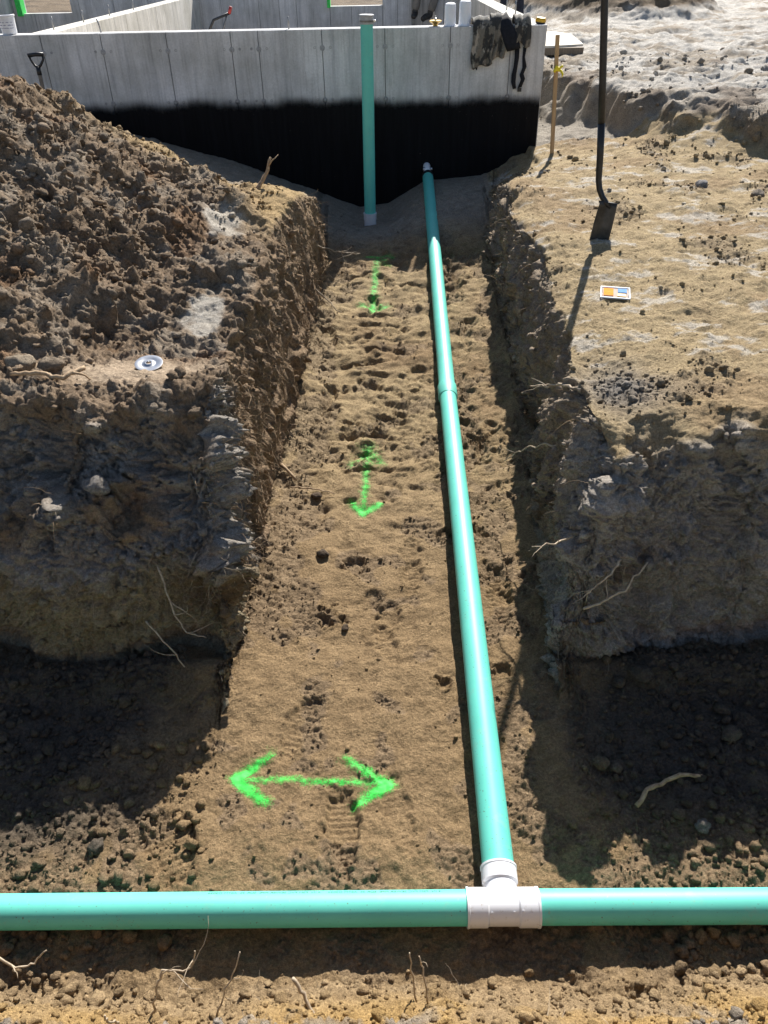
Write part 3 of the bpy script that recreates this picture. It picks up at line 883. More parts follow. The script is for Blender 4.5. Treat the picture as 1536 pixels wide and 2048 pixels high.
M_TIE = mat_simple('tie_mortar', (.26, .26, .26), (.42, .42, .43), 90, .9, .4, .003)
M_CORE = mat_simple('seam_concrete', (.2, .2, .2), (.3, .3, .3), 40, .95, .2)
def panel_wall(name, label, x0, x1, yf, zb, zt, seams, mat, facing=-1, tar=False, ties=True, thick=WT, holes=()):
    """wall along X; facing -1: panelled face towards -Y"""
    w = empty(name, ((x0 + x1) / 2, yf, zb))
    tag(w, label, 'wall', 'cast concrete foundation walls')
    f = .010
    pieces = [(x0, x1, zb, zt)]
    for (hx0, hx1, hz0, hz1) in holes:
        nxt = []
        for (a, b_, c, d) in pieces:
            if hx0 >= b_ or hx1 <= a: nxt.append((a, b_, c, d)); continue
            nxt += [(a, hx0, c, d), (hx1, b_, c, d), (hx0, hx1, c, hz0)]
            if hz1 < d: nxt.append((hx0, hx1, hz1, d))
        pieces = [p for p in nxt if p[1] - p[0] > .01]
    for k, (a, b_, c, d) in enumerate(pieces):
        local(box('seam_backing', (a + .001, yf + f, c), (b_ - .001, yf + .02, d - .004), M_CORE, w, 0), w)
        local(box('wall_core', (a, yf + .0205, c), (b_, yf + thick, d), mat, w, 0.004), w)
    ed = [x0] + [s for s in seams if x0 < s < x1] + [x1]
    g = .004
    for i in range(len(ed) - 1):
        a, b_ = ed[i] + g, ed[i + 1] - g
        sub = [(a, b_, zb, zt)]
        for (hx0, hx1, hz0, hz1) in holes:
            nxt = []
            for (p, q, c, d) in sub:
                if hx0 >= q or hx1 <= p: nxt.append((p, q, c, d)); continue
                if hx0 - p > .02: nxt.append((p, hx0, c, d))
                if q - hx1 > .02: nxt.append((hx1, q, c, d))
                nxt.append((max(p, hx0), min(q, hx1), c, hz0))
                if hz1 < d: nxt.append((max(p, hx0), min(q, hx1), hz1, d))
            sub = nxt
        for (p, q, c, d) in sub:
            dy = random.uniform(-.0015, .0015)
            local(box('panel', (p, yf + dy, c), (q, yf + f + .002, d - .002), mat, w, .0025), w)
        if ties and i:
            for zt_ in (WTOP - .15, WTOP - .585):
                local(lathe('tie_patch', (ed[i], yf + .004, zt_), (0, -1, 0), [(0, .026), (.006, .024), (.008, .012), (.009, .001)], M_TIE, w, 14), w)
                for sx in (-.07, .075):
                    local(lathe('form_dimple', (ed[i] + sx, yf + .001, zt_ + .004), (0, -1, 0), [(0, .012), (.004, .0115), (.004, .008), (.001, .0075), (.001, .001)], M_TIE, w, 12), w)
    if tar:
        vs_ = [(x0 + .01, yf - .0045, zb), (x1 - .01, yf - .0045, zb), (x1 - .01, yf - .0045, 1.62), (x0 + .01, yf - .0045, 1.62)]
        t = local(mk('tar_coating', vs_, [(0, 1, 2, 3)], M_TAR, w, False), w)
        t['label'] = 'black tar coating with a soft sprayed upper edge'
    return w

def side_wall(name, label, xf, y0, y1, zb, zt, mat, face, n=12):
    """wall along Y; panels on the +X (face=1) or -X (face=-1) side, xf = that face"""
    w = empty(name, (xf, (y0 + y1) / 2, zb))
    tag(w, label, 'wall', 'cast concrete foundation walls')
    lo, hi = (xf - WT, xf - .010) if face > 0 else (xf + .010, xf + WT)
    local(box('wall_core', (lo, y0, zb), (hi, y1, zt), mat, w, .006), w)
    L = (y1 - y0) / n
    for i in range(n):
        a, b_ = y0 + i * L + .004, y0 + (i + 1) * L - .004
        if face > 0: local(box('panel', (xf - .012, a, zb), (xf + random.uniform(-.0015, .0015), b_, zt - .002), mat, w, .0025), w)
        else: local(box('panel', (xf + random.uniform(-.0015, .0015), a, zb), (xf + .012, b_, zt - .002), mat, w, .0025), w)
    return w

SEAMS = [-5.0, -4.38, -3.77, -3.17, -2.61, -2.0, -1.40, -1.145, -.55, .038, .649, 1.215]
XC = 1.545
panel_wall('foundation_wall', 'grey concrete front wall with black tar lower half facing the trench', -6.75, XC, WALL_Y, .15, WTOP, SEAMS, M_CONC, tar=True)
BACK = 15.9
panel_wall('foundation_wall', 'shaded back wall of the foundation with two window openings', -6.75, .545, BACK, .15, 2.35, [-6.0, -5.2, -4.6, -4.0, -3.4, -2.75, -2.1, -1.75, -1.45, -.87, -.5, .04, .3], M_CONC,
           ties=False, holes=[(-6.19, -5.34, 1.735, 2.2), (-.87, .04, 1.755, 2.2)])
panel_wall('foundation_wall', 'short back wall length right of the seated person\'s leg', .95, 1.35, BACK, .15, 2.35, [1.1], M_CONC, ties=False)
panel_wall('foundation_wall', 'recessed narrow back wall under the seated person', .52, .98, BACK + .23, .15, 1.97, [.75], M_CONC, ties=False)
side_wall('foundation_wall', 'sunlit cross wall running back behind the white pail', -3.12, WALL_Y + .215, BACK - .01, .15, WTOP, M_CONC_IN, 1, 14)
side_wall('foundation_wall', 'right side wall of the foundation running back from the jacket corner', XC - WT, WALL_Y + .215, BACK + .4, .15, WTOP, M_CONC_IN, -1, 12)
side_wall('foundation_wall', 'far left side wall of the foundation catching the sun', -6.34, WALL_Y + .215, BACK - .01, .15, 2.35, M_CONC_IN, 1, 12)
# green jambs of the openings
M_GREEN = mat_simple("green_paint", (.03, .55, .08), (.06, .75, .14), 30, .6, .1)
tag(box('window_jamb', (-6.27, BACK - .06, 1.70), (-6.18, BACK + .14, 2.2), M_GREEN, None, .01), 'bright green strip at the left window opening of the back wall', 'window frame', 'green window jambs')
tag(box('window_jamb', (-.915, BACK - .05, 1.735), (-.862, BACK + .14, 2.2), M_GREEN, None, .01), 'bright green strip at the window opening above the upright pipe', 'window frame', 'green window jambs')
# anchor bolts on the walls
M_BOLT = mat_simple("anchor_steel", (.22, .22, .22), (.42, .41, .40), 60, .5, .1, .001, .6)
def bolt(x, y, z, h, lab, lean=0.0):
    o = tube('anchor_bolt', [(x, y, z - .03), (x + lean * .5, y, z + h * .6), (x + lean, y, z + h)], .0075, M_BOLT, None, 8)
    tag(o, lab, 'bolt', 'anchor bolts set in the wall tops')
bolt(-2.62, WALL_Y + .10, WTOP, .11, 'anchor bolt on the front wall between the pail and the standpipe, nearer the pail', -.02)
bolt(-.86, WALL_Y + .10, WTOP, .10, 'anchor bolt on the front wall just left of the upright pipe', .0)
for i, y_ in enumerate((8.95, 9.9, 10.9, 12.0)):
    bolt(-3.22, y_, WTOP, .11, ['anchor bolt nearest the white pail on the left cross wall', 'second anchor bolt along the left cross wall', 'third anchor bolt along the left cross wall', 'fourth anchor bolt along the left cross wall'][i])
for i, y_ in enumerate((9.9, 10.6, 13.0)):
    bolt(1.46, y_, WTOP, .12, ['anchor bolt nearest the jacket on the right side wall', 'second anchor bolt along the right side wall behind the jacket', 'third anchor bolt far along the right side wall'][i])
# loose bar end seen over the front wall
br = empty('pry_bar', (-1.62, 9.3, 1.7))
tag(br, 'dark bar with a red tip showing above the front wall', 'tool')
local(tube('bar', [(-1.95, 9.35, 1.62), (-1.70, 9.3, 1.99), (-1.53, 9.3, 2.045)], .013, M_BLACK, br, 8), br)
local(tube('red_tip', [(-1.535, 9.3, 2.04), (-1.51, 9.3, 2.10)], .016, mat_simple("red_paint", (.25, .02, .02), (.4, .04, .03), 30, .5, .1), br, 8), br)
local(tube('bar_leg', [(-1.56, 9.3, 2.03), (-1.66, 9.3, 1.8)], .009, M_STEEL, br, 8), br)

# ------------------------------------------------------------------ loose clods (uncountable crumbs of earth)
def ico(sub):
    bm = bmesh.new(); bmesh.ops.create_icosphere(bm, subdivisions=sub, radius=1)
    v = np.array([x.co[:] for x in bm.verts], np.float32); bm.verts.index_update()
    f = np.array([[q.index for q in x.verts] for x in bm.faces], np.int32); bm.free()
    return v, f
ICO1, ICO2 = ico(1), ico(2)
area = np.linalg.norm(np.cross(np.gradient(V2.reshape(NT, NC, 3), axis=1), np.gradient(V2.reshape(NT, NC, 3), axis=0)), axis=2).ravel()
area[(np.abs(xx) > 9) | (yy > 12)] = 0

def soil_mesh(name, vv, ff, cc_, smooth=False):
    me = bpy.data.meshes.new(name)
    me.vertices.add(len(vv)); me.vertices.foreach_set('co', vv.astype(np.float32).ravel())
    me.loops.add(ff.size); me.loops.foreach_set('vertex_index', ff.astype(np.int32).ravel())
    me.polygons.add(len(ff)); me.polygons.foreach_set('loop_start', np.arange(0, ff.size, 3, dtype=np.int32))
    if smooth: me.polygons.foreach_set('use_smooth', np.ones(len(ff), bool))
    me.update(calc_edges=True)
    a = me.attributes.new('soil', 'FLOAT_COLOR', 'POINT')
    c4 = np.ones((len(vv), 4), np.float32); c4[:, :3] = cc_
    a.data.foreach_set('color', c4.ravel())
    me.attributes.new('wet', 'FLOAT', 'POINT')
    me.materials.append(M_SOIL)
    return link(bpy.data.objects.new(name, me))

def scatter(weight, n, r0, r1, power=2.6, sink=.25, tint=(.8, 1.2)):
    p = weight * area; p = p / p.sum()
    idx = rng.choice(len(V2), n, p=p)
    u = rng.random(n)
    r = (r0 ** (1 - power) + u * (r1 ** (1 - power) - r0 ** (1 - power))) ** (1 / (1 - power))
    out_v, out_f, out_c, off = [], [], [], 0
    for (iv, if_), m in ((ICO1, r < .012), (ICO2, r >= .012)):
        k = np.nonzero(m)[0]
        if not len(k): continue
        scl = r[k][:, None] * rng.uniform(.65, 1.25, (len(k), 3)) * np.array([1, 1, .8])
        jit = 1 + rng.uniform(-.30, .26, (len(k), len(iv), 1))
        q = iv[None] * jit * scl[:, None, :]
        a, b = rng.uniform(0, 6.28, len(k)), rng.uniform(-.7, .7, len(k))
        ca, sa, cb, sb_ = np.cos(a), np.sin(a), np.cos(b), np.sin(b)
        x1 = q[..., 0] * cb[:, None] + q[..., 2] * sb_[:, None]; z1 = -q[..., 0] * sb_[:, None] + q[..., 2] * cb[:, None]
        q = np.stack([x1 * ca[:, None] - q[..., 1] * sa[:, None], x1 * sa[:, None] + q[..., 1] * ca[:, None], z1], 2)
        pos = V2[idx[k]] + NN[idx[k]] * (r[k] * (.8 - sink * 1.6))[:, None]
        q = q + pos[:, None, :]
        t = rng.uniform(*tint, (len(k), 1))
        c = np.repeat((col[idx[k]] * t)[:, None, :], len(iv), 1)
        f = if_[None] + (np.arange(len(k)) * len(iv))[:, None, None] + off
        off += len(k) * len(iv)
        out_v.append(q.reshape(-1, 3)); out_c.append(c.reshape(-1, 3)); out_f.append(f.reshape(-1, 3))
    return np.concatenate(out_v), np.concatenate(out_f), np.concatenate(out_c)

inframe = (xx > -1.1 - .40 * yy) & (xx < 1.1 + .34 * yy) & (yy > .7)
arms = floorm * np.maximum(ss(-.62, -1.15, xx + .3 * patch), ss(.66, 1.0, xx + .2 * patch)) * (yy < 2.45) * inframe
def clodset(nm, lab, *a, **k):
    o = soil_mesh(nm, *scatter(*a, **k))
    o['kind'] = 'stuff'; o['label'] = lab; o['category'] = 'clods'
clodset('loose_clods', 'loose clods of dark earth covering the spoil pile on the left', (pilem * .9 + lumps * .25 * (1 - wallm)) * inframe, 9000, .0045, .036, 2.7)
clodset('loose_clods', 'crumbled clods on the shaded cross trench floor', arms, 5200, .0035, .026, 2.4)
clodset('loose_clods', 'earth crumbs trodden along the sunlit trench floor', floorm * (np.abs(xx) < .75) * (crumbf + .06) * inframe, 5000, .0025, .012, 2.8)
clodset('loose_clods', 'crumbs clinging to the cut faces of the earth banks', wallm * (yy < 7) * (yy > 1.1) * inframe, 2600, .0035, .028, 2.6)
clodset('loose_clods', 'scattered clods on the sandy right bank', rtop * inframe * (yy < 8) * (.06 + ss(.05, .3, patch) + 2.5 * np.exp(-(((xx - 1.02) / .14) ** 2 + ((yy - 3.05) / .25) ** 2))), 2200, .0035, .020, 2.7)
clodset('loose_clods', 'sandy crumbs on the bank nearest the camera', nearm * inframe, 2600, .003, .02, 2.5)
clodset('loose_clods', 'lumps of earth on the muddy ground beyond', (farm + (xx > 1.5) * (yy > 6)) * (yy < 12), 1100, .010, .045, 2.8)

# ------------------------------------------------------------------ roots
def wander(p0, d, L, n, bend, grav=0.0):
    pts = [Vector(p0)]; d = Vector(d).normalized()
    for i in range(n):
        d = (d + Vector((random.gauss(0, bend), random.gauss(0, bend), random.gauss(0, bend) - grav))).normalized()
        pts.append(pts[-1] + d * (L / n))
    return pts

def hair(name, label, weight, n, l0, l1, r0, r1, mat, grav, outw=.6):
    p = weight * area; p = p / p.sum()
    idx = rng.choice(len(V2), n, p=p)
    vs_, fs = [], []
    for i in idx:
        nn = Vector(NN[i]); L = random.uniform(l0, l1) * random.random() ** .5
        pts = wander(Vector(V2[i]) - nn * .01, nn * outw + Vector((random.gauss(0, .5), random.gauss(0, .5), random.gauss(0, .4) - .2)), L, 6, .28, grav)
        r = random.uniform(r0, r1)
        v, f = tube_data(pts, [r * (1 - .75 * k / 6) for k in range(7)], 3, False, len(vs_))
        vs_ += v; fs += f
    o = mk(name, vs_, fs, mat)
    o['kind'] = 'stuff'; o['label'] = label; o['category'] = 'roots'

hair('fine_roots', 'tangle of fine brown roots hanging from the left trench wall', edge_l * inframe, 2400, .04, .24, .0006, .0018, M_ROOT, .12)
hair('fine_roots', 'fine pale roots hanging from the right trench wall', rw * (xx < 1.1) * (yy > 2.5) * (yy < 7), 420, .04, .20, .0006, .0017, M_ROOT, .10)
hair('fine_roots', 'fine roots dangling from the shaded front faces of both banks', wallm * (yy > 2.2) * (yy < 2.75) * inframe * (np.abs(xx) > .6) * ss(.9, .5, zz), 800, .04, .22, .0005, .0017, M_ROOTPALE, .16, .35)
hair('fine_roots', 'short roots sticking out of the bank nearest the camera', nearm * inframe, 90, .03, .12, .0006, .0016, M_ROOTPALE, -.05)

def root(label, pts, r0, r1, mat=M_ROOTPALE, forks=0, name='root', cat='root', sub=5):
    pts = [Vector(p) for p in pts]; path = []
    for i in range(len(pts) - 1):
        for k in range(sub):
            q = pts[i].lerp(pts[i + 1], k / sub)
            if i or k: q = q + Vector((random.gauss(0, 1), random.gauss(0, 1), random.gauss(0, 1))) * (pts[i + 1] - pts[i]).length * .03
            path.append(q)
    path.append(pts[-1])
    n = len(path)
    rad = [(r0 + (r1 - r0) * i / (n - 1)) * random.uniform(.88, 1.14) for i in range(n)]
    vs_, fs = tube_data(path, rad, 7)
    for k in range(forks):
        i = random.randrange(n // 4, n - 2)
        d = (path[i + 1] - path[i]).normalized() + Vector((random.gauss(0, .7), random.gauss(0, .5), random.gauss(0, .6)))
        L = (path[-1] - path[0]).length * random.uniform(.25, .5)
        bp = wander(path[i], d, L, 6, .25, .0)
        v, f = tube_data(bp, [rad[i] * (.75 - .6 * j / 6) for j in range(7)], 5, True, len(vs_))
        vs_ += v; fs += f
    o = mk(name, vs_, fs, mat)
    return tag(o, label, cat, 'roots and sticks in the trench')

def gz(x, y, dz=0): return (x, y, ground(x, y) + dz)
root('curved brown stick lying on the dark floor right of the tee', [gz(.892, 1.637, .012), gz(.945, 1.69, .02), gz(1.0, 1.722, .02), gz(1.08, 1.745, .018), gz(1.167, 1.748, .012)], .0095, .0075, M_ROOT, 0, 'stick', 'stick', 3)
root('forked grey root lying on the left bank left of the metal disc', [gz(-1.60, 3.0, .02), gz(-1.50, 3.02, .04), gz(-1.40, 3.03, .03), gz(-1.33, 3.12, .05)], .008, .012, M_ROOT, 2)
root('dark twig standing up from the sand hump at the left bank end', [gz(-.95, 6.08, -.02), gz(-.90, 6.12, .05), gz(-.86, 6.15, .11), gz(-.83, 6.17, .20)], .018, .008, M_ROOT, 1, 'stick', 'stick', 3)
root('pale bent root sticking out of the upper right trench wall', [(.87, 3.1, .94), (.82, 3.18, .92), (.78, 3.3, .87), (.71, 3.42, .80)], .008, .003, M_ROOTPALE, 2)
root('long pale root arching out of the right trench wall at mid height', [(.86, 3.15, .62), (.75, 3.35, .50), (.69, 3.46, .40), (.63, 3.52, .30)], .005, .002, M_ROOTPALE, 1)
root('curved pale root on the shaded front face of the right bank', [(.78, 2.27, .39), (.85, 2.26, .43), (.93, 2.27, .49), (1.02, 2.33, .58)], .0055, .0035, M_ROOTPALE, 1)
root('thin forked root at the front corner of the right bank', [(.74, 2.45, .62), (.66, 2.38, .64), (.56, 2.35, .65)], .005, .002, M_ROOTPALE, 2)
root('branching root cluster on the right bank face', [(.90, 2.30, .62), (.86, 2.26, .58), (.80, 2.25, .52), (.76, 2.24, .48)], .005, .002, M_ROOTPALE, 4)
root('short brown stick at the foot of the left trench wall', [gz(-.62, 3.79, .03), gz(-.53, 3.70, .015)], .010, .008, M_ROOT, 0, 'stick', 'stick', 3)
root('thin dark stick lying across the floor below the middle arrow', [gz(-.55, 3.62, .012), gz(-.45, 3.60, .02), gz(-.30, 3.56, .012)], .005, .003, M_ROOT, 0, 'stick', 'stick')
root('bundle of pale roots reaching over the shaded floor near the standpipe', [(-.60, 6.35, .62), (-.48, 6.42, .56), (-.36, 6.40, .53), (-.20, 6.46, .50)], .007, .003, M_ROOTPALE, 4)
root('forked root hanging low from the left trench wall end', [(-.58, 5.75, .50), (-.47, 5.72, .42), (-.33, 5.6, .33)], .006, .003, M_ROOTPALE, 2)
root('pale root crossing the foot of the left bank face', [(-1.02, 2.33, .30), (-.93, 2.27, .22), (-.86, 2.24, .10), (-.80, 2.22, .0)], .004, .002, M_ROOTPALE, 2)
root('branching root on the left bank front face', [(-.95, 2.42, .52), (-.90, 2.33, .36), (-.84, 2.28, .28), (-.76, 2.26, .27)], .004, .002, M_ROOTPALE, 3)
NB = [('tall branching pale root at the lower left in front of the cross pipe', [(-.69, .90, .10), (-.655, .93, .27), (-.63, .95, .325), (-.56, .96, .315), (-.525, .95, .44)], .0035, .0022, 4),
      ('short thick broken twig low in the middle foreground', [(-.285, .96, .25), (-.25, .93, .20), (-.215, .88, .16)], .006, .005, 0),
      ('small upright twig at the bottom left of the near bank', [(-.745, .86, .24), (-.745, .83, .33), (-.735, .82, .39)], .0038, .0025, 0),
      ('left one of two pale upright roots below the tee', [(.058, .93, .16), (.05, .96, .26), (.038, .97, .37)], .0030, .0018, 0),
      ('right one of two pale upright roots below the tee', [(.088, .92, .17), (.078, .95, .26), (.064, .97, .35)], .0030, .0018, 1),
      ('thin slanting root leaning up behind the branching root', [(-.50, .90, .16), (-.45, .94, .29), (-.412, .96, .41)], .0028, .0016, 1),
      ('pale curved root at the left edge below the cross pipe', [(-1.06, .96, .40), (-1.02, .95, .36), (-.97, .96, .36), (-.93, .97, .41)], .0035, .002, 1)]
for lab, pts, a, b, k in NB: root(lab, pts, a, b, M_ROOTPALE, k)

# ------------------------------------------------------------------ stones that stand out
def stone(label, x, y, r, c, dz=0.0, group=None):
    v, f = ico(3)
    p = v * np.array([1.15, .95, .75])
    n = fbm(v + rng.uniform(0, 50, 3).astype(np.float32), .8, 3, 5)[:, None] * .35
    cell = worley(v + rng.uniform(0, 50, 3).astype(np.float32), .9, 3)[0][:, None] * .22
    p = p * (1 + n - cell) * r
    a = random.uniform(0, 6.28)
    p = np.stack([p[:, 0] * math.cos(a) - p[:, 1] * math.sin(a), p[:, 0] * math.sin(a) + p[:, 1] * math.cos(a), p[:, 2]], 1)
    p += np.array([x, y, ground(x, y) + r * .35 + dz])
    o = soil_mesh('stone', p, f, np.tile(np.array(c, np.float32), (len(p), 1)), True)
    return tag(o, label, 'stone', 'stones and big clods lying loose')
stone('rounded dark stone at the foot of the right bank face', 1.05, 2.20, .045, (.10, .085, .07))
stone('pale grey stone on the dark floor right of the curved stick', 1.10, 1.545, .028, (.22, .2, .18))
stone('angular stone lying near the far right end of the dark floor', 1.34, 1.93, .04, (.13, .11, .09))
stone('dark stone on the shaded floor just behind the left cross pipe', -1.05, 1.50, .03, (.12, .10, .08))
stone('single dark clod in the middle of the sunlit floor', -.21, 2.56, .020, (.11, .08, .055))
stone('dark stone beside the foot of the middle painted arrow', -.40, 3.55, .028, (.12, .085, .06))
stone('dark stone lying left of centre on the trodden floor', -.34, 3.05, .03, (.10, .075, .055))
stone('pale clod half buried in the left bank face', -1.19, 2.60, .05, (.26, .24, .22), .02)
stone('grey stone on the sandy right bank far behind the shovel', 2.51, 6.40, .05, (.26, .25, .25))
stone('brown stone near the right frame edge on the sandy bank', 2.80, 6.03, .055, (.20, .17, .14))
stone('pale angular rock at the left end of the left bank', -1.64, 3.19, .065, (.34, .28, .21))
stone('brown rock beside the pale angular one on the left bank', -1.50, 3.17, .055, (.24, .19, .14))

# ------------------------------------------------------------------ shovels
def part(o, root): return local(o, root)
sh = empty('shovel', (1.375, 5.06, ground(1.375, 5.06)))
tag(sh, 'black long-handled square shovel stuck upright in the sandy right bank', 'shovel', 'shovels')
part(tube('handle', [(1.18, 5.12, 2.78), (1.243, 5.11, 2.30), (1.29, 5.10, 1.90), (1.318, 5.10, 1.66)], [.021, .021, .021, .021], M_BLACK, sh, 20), sh)
part(tube('socket', [(1.316, 5.10, 1.68), (1.335, 5.10, 1.50), (1.347, 5.10, 1.36), (1.357, 5.09, 1.31), (1.378, 5.075, 1.265), (1.405, 5.06, 1.232), (1.432, 5.05, 1.205)], [.0225, .021, .019, .019, .018, .017, .010], M_BLACK, sh, 16), sh)
bv, bf = [], []
A_ = Vector((1.412, 5.05, 1.235)); B_ = Vector((1.377, 5.03, .985)); U_ = Vector((.95, -.05, -.16)).normalized()
nrm = U_.cross(B_ - A_).normalized()
for i in range(13):
    t = i / 12
    for j in range(11):
        q = j / 10 * 2 - 1
        w = .062 * (1 - .10 * (1 - t) ** 3)
        p_ = A_.lerp(B_, t) + U_ * q * w + nrm * (-.020 * (abs(q) ** 3) + .012 * math.exp(-(q / .25) ** 2) * (1 - t))
        bv.append(p_)
for i in range(12):
    for j in range(10): bf.append((i * 11 + j, i * 11 + j + 1, (i + 1) * 11 + j + 1, (i + 1) * 11 + j))
M_BLADE = mat_simple("muddy_steel", (.012, .011, .010), (.10, .088, .075), 9, .45, .2, .002, .3)
bl = part(mk('blade', bv, bf, M_BLADE, sh), sh)
m_ = bl.modifiers.new('thick', 'SOLIDIFY'); m_.thickness = .004
st_ = tube('step_edge', [A_ - U_ * .058 - nrm * .012, A_ - U_ * .03, A_ + U_ * .03, A_ + U_ * .058 - nrm * .012], .007, M_BLACK, bl, 8); local(st_, sh)

s2 = empty('shovel', (-3.09, 8.05, 1.2))
tag(s2, 'shovel with black D-shaped grip leaning on the concrete wall behind the pile', 'shovel', 'shovels')
part(tube('shaft', [(-3.145, 8.12, 1.70), (-3.125, 8.05, 1.45), (-3.09, 7.93, 1.05)], .017, M_GREYWOOD, s2, 14), s2)
gr = part(tube('grip', [(-3.215, 8.13, 1.815), (-3.145, 8.135, 1.822), (-3.073, 8.13, 1.82)], .017, M_BLACK, s2, 14), s2)
local(tube('yoke', [(-3.207, 8.13, 1.81), (-3.198, 8.13, 1.775), (-3.172, 8.125, 1.735), (-3.148, 8.12, 1.715), (-3.118, 8.125, 1.738), (-3.088, 8.13, 1.778), (-3.080, 8.13, 1.812)], [.010, .010, .011, .016, .011, .010, .010], M_BLACK, gr, 10), s2)
local(tube('ferrule', [(-3.147, 8.122, 1.725), (-3.140, 8.10, 1.66)], .0205, M_BLACK, gr, 14), s2)
part(box('blade', (-3.19, 7.86, .80), (-2.98, 7.875, 1.10), M_BLADE, s2, .004, Matrix.Rotation(R(-15), 3, 'X')), s2)

# ------------------------------------------------------------------ survey stake, board
sk = empty('survey_stake', (1.61, 7.92, ground(1.61, 7.92)))
tag(sk, 'wooden survey stake with yellow ribbon beside the wall corner', 'stake')
part(box('stake', (1.568, 7.91, .80), (1.604, 7.932, 1.915), M_WOOD, sk, .003, Matrix.Rotation(R(-3.4), 3, 'Y')), sk)
M_RIB = mat_simple("yellow_ribbon", (.75, .60, .02), (.85, .72, .05), 40, .5, .1)
rb = part(tube('ribbon', [(1.550, 7.905, 1.63), (1.565, 7.900, 1.655), (1.59, 7.900, 1.65), (1.602, 7.905, 1.64)], [.012, .020, .020, .014], M_RIB, sk, 8), sk)
for k_, (dx, dz) in enumerate(((.028, -.035), (.022, .03), (-.025, .028))):
    v_ = [Vector((1.59, 7.898, 1.648)), Vector((1.59 + dx * .6, 7.888, 1.655 + dz * .4)), Vector((1.59 + dx * 1.3, 7.884, 1.648 + dz)), Vector((1.59 + dx * 1.2, 7.890, 1.640 + dz * 1.5))]
    local(tube('ribbon_tail', v_, [.006, .011, .010, .004], M_RIB, rb, 6), sk)
bz = 1.42
bd = empty('plywood_sheet', (2.4, 12.6, bz))
tag(bd, 'pale board lying flat on the ground right of the wall corner', 'board')
bm = bmesh.new()
pts = [(2.62, 14.1), (2.86, 13.6), (2.72, 12.05), (1.75, 11.75), (1.70, 13.2)]
v1 = [bm.verts.new((x, y, bz + .05)) for x, y in pts]; v0 = [bm.verts.new((x, y, bz + .025)) for x, y in pts]
bm.faces.new(v1[::-1]); bm.faces.new(v0)
for i in range(5): bm.faces.new((v1[i], v1[(i + 1) % 5], v0[(i + 1) % 5], v0[i]))
bmesh.ops.recalc_face_normals(bm, faces=bm.faces)
part(from_bm('sheet', bm, mat_simple("pale_ply", (.55, .50, .42), (.68, .63, .55), 3, .8, .1, .003, mapping=(8, 1, 1)), bd), bd)
part(box('batten', (1.75, 11.9, bz - .06), (2.70, 12.0, bz + .024), M_GREYWOOD, bd, .004), bd)

# ------------------------------------------------------------------ things on the wall top
ZT = WTOP
def on_wall(name, loc, label, cat, group=None):
    e = empty(name, loc); tag(e, label, cat, group); return e
M_PAIL = mat_simple("white_pail", (.70, .69, .70), (.80, .79, .80), 12, .5, .03)
pl_ = on_wall('pail', (-3.60, 8.50, ZT), 'small white plastic pail with printed label at the left wall end', 'pail')
px, py = -3.475, 8.50
part(lathe('bucket_body', (px, py, ZT + .001), (-.06, 0, 1), [(0, .001), (0, .060), (.004, .064), (.135, .077), (.138, .083), (.150, .084), (.153, .080), (.150, .076), (.02, .061), (.02, .001)], M_PAIL, pl_, 32), pl_)
def mat_label():
    m, nt, b = new_mat("printed_label")
    tc = nt.nodes.new('ShaderNodeTexCoord')
    w = nt.nodes.new('ShaderNodeTexWave'); w.bands_direction = 'Z'; w.inputs['Scale'].default_value = 14; w.inputs['Distortion'].default_value = 0
    nt.links.new(tc.outputs['Object'], w.inputs[0])
    n = noise_n(nt, 60, 2)
    mu = nt.nodes.new('ShaderNodeMath'); mu.operation = 'MULTIPLY'
    nt.links.new(w.outputs['Fac'], mu.inputs[0]); nt.links.new(n, mu.inputs[1])
    nt.links.new(ramp(nt, mu.outputs[0], (.74, .74, .76), (.30, .30, .40), .35, .48), b.inputs['Base Color'])
    b.inputs['Roughness'].default_value = .5
    return m
a0 = [R(-140 + i * 10) for i in range(12)]
lv = []
for h in (.035, .115):
    for a in a0:
        r_ = .0655 + (h - .004) / .131 * .013 + .0012
        lv.append((px - .06 * h + math.cos(a) * r_, py + math.sin(a) * r_, ZT + h))
part(mk('printed_label', lv, [(i, i + 1, 12 + i + 1, 12 + i) for i in range(11)], mat_label(), pl_), pl_)

M_CUP = mat_simple("white_foam", (.78, .80, .86), (.86, .87, .90), 40, .55, .05)
def cup(x, h, label, w):
    e = on_wall('plastic_cup', (x, 8.49, ZT), label, 'cup', 'white cups on the wall top')
    part(lathe('cup_body', (x, 8.49, ZT + .001), (0, 0, 1), [(0, .001), (0, w), (.006, w + .002), (.012, w), (h * .55, w * .96), (h * .85, w * .97), (h * .95, w * .88), (h, w * .6), (h + .004, .001)], M_CUP, e, 28), e)
    part(lathe('rim', (x, 8.49, ZT + .001), (0, 0, 1), [(0, w + .001), (0, w + .006), (.008, w + .006), (.010, w)], M_CUP, e, 28), e)
cup(.648, .180, 'shorter left one of two white upturned cups on the wall', .053)
cup(.785, .200, 'taller right one of two white upturned cups on the wall', .056)
M_BRASS = mat_simple("brass", (.45, .30, .08), (.65, .46, .16), 20, .35, .08, .001, .8)
pg = on_wall('test_plug', (.512, 8.49, ZT), 'small brass-coloured plug with wing nut left of the white cups', 'plug')
part(lathe('plug_body', (.512, 8.49, ZT + .001), (0, 0, 1), [(0, .001), (0, .022), (.018, .026), (.034, .055), (.042, .058), (.046, .052), (.044, .02), (.044, .001)], M_BRASS, pg, 24), pg)
part(lathe('wing_nut', (.512, 8.49, ZT + .044), (0, 0, 1), [(0, .010), (.02, .010), (.022, .005), (.04, .005), (.04, .001)], M_ZINC, pg, 10), pg)
M_YEL = mat_simple("yellow_plastic", (.65, .35, .02), (.80, .48, .04), 30, .4, .05)
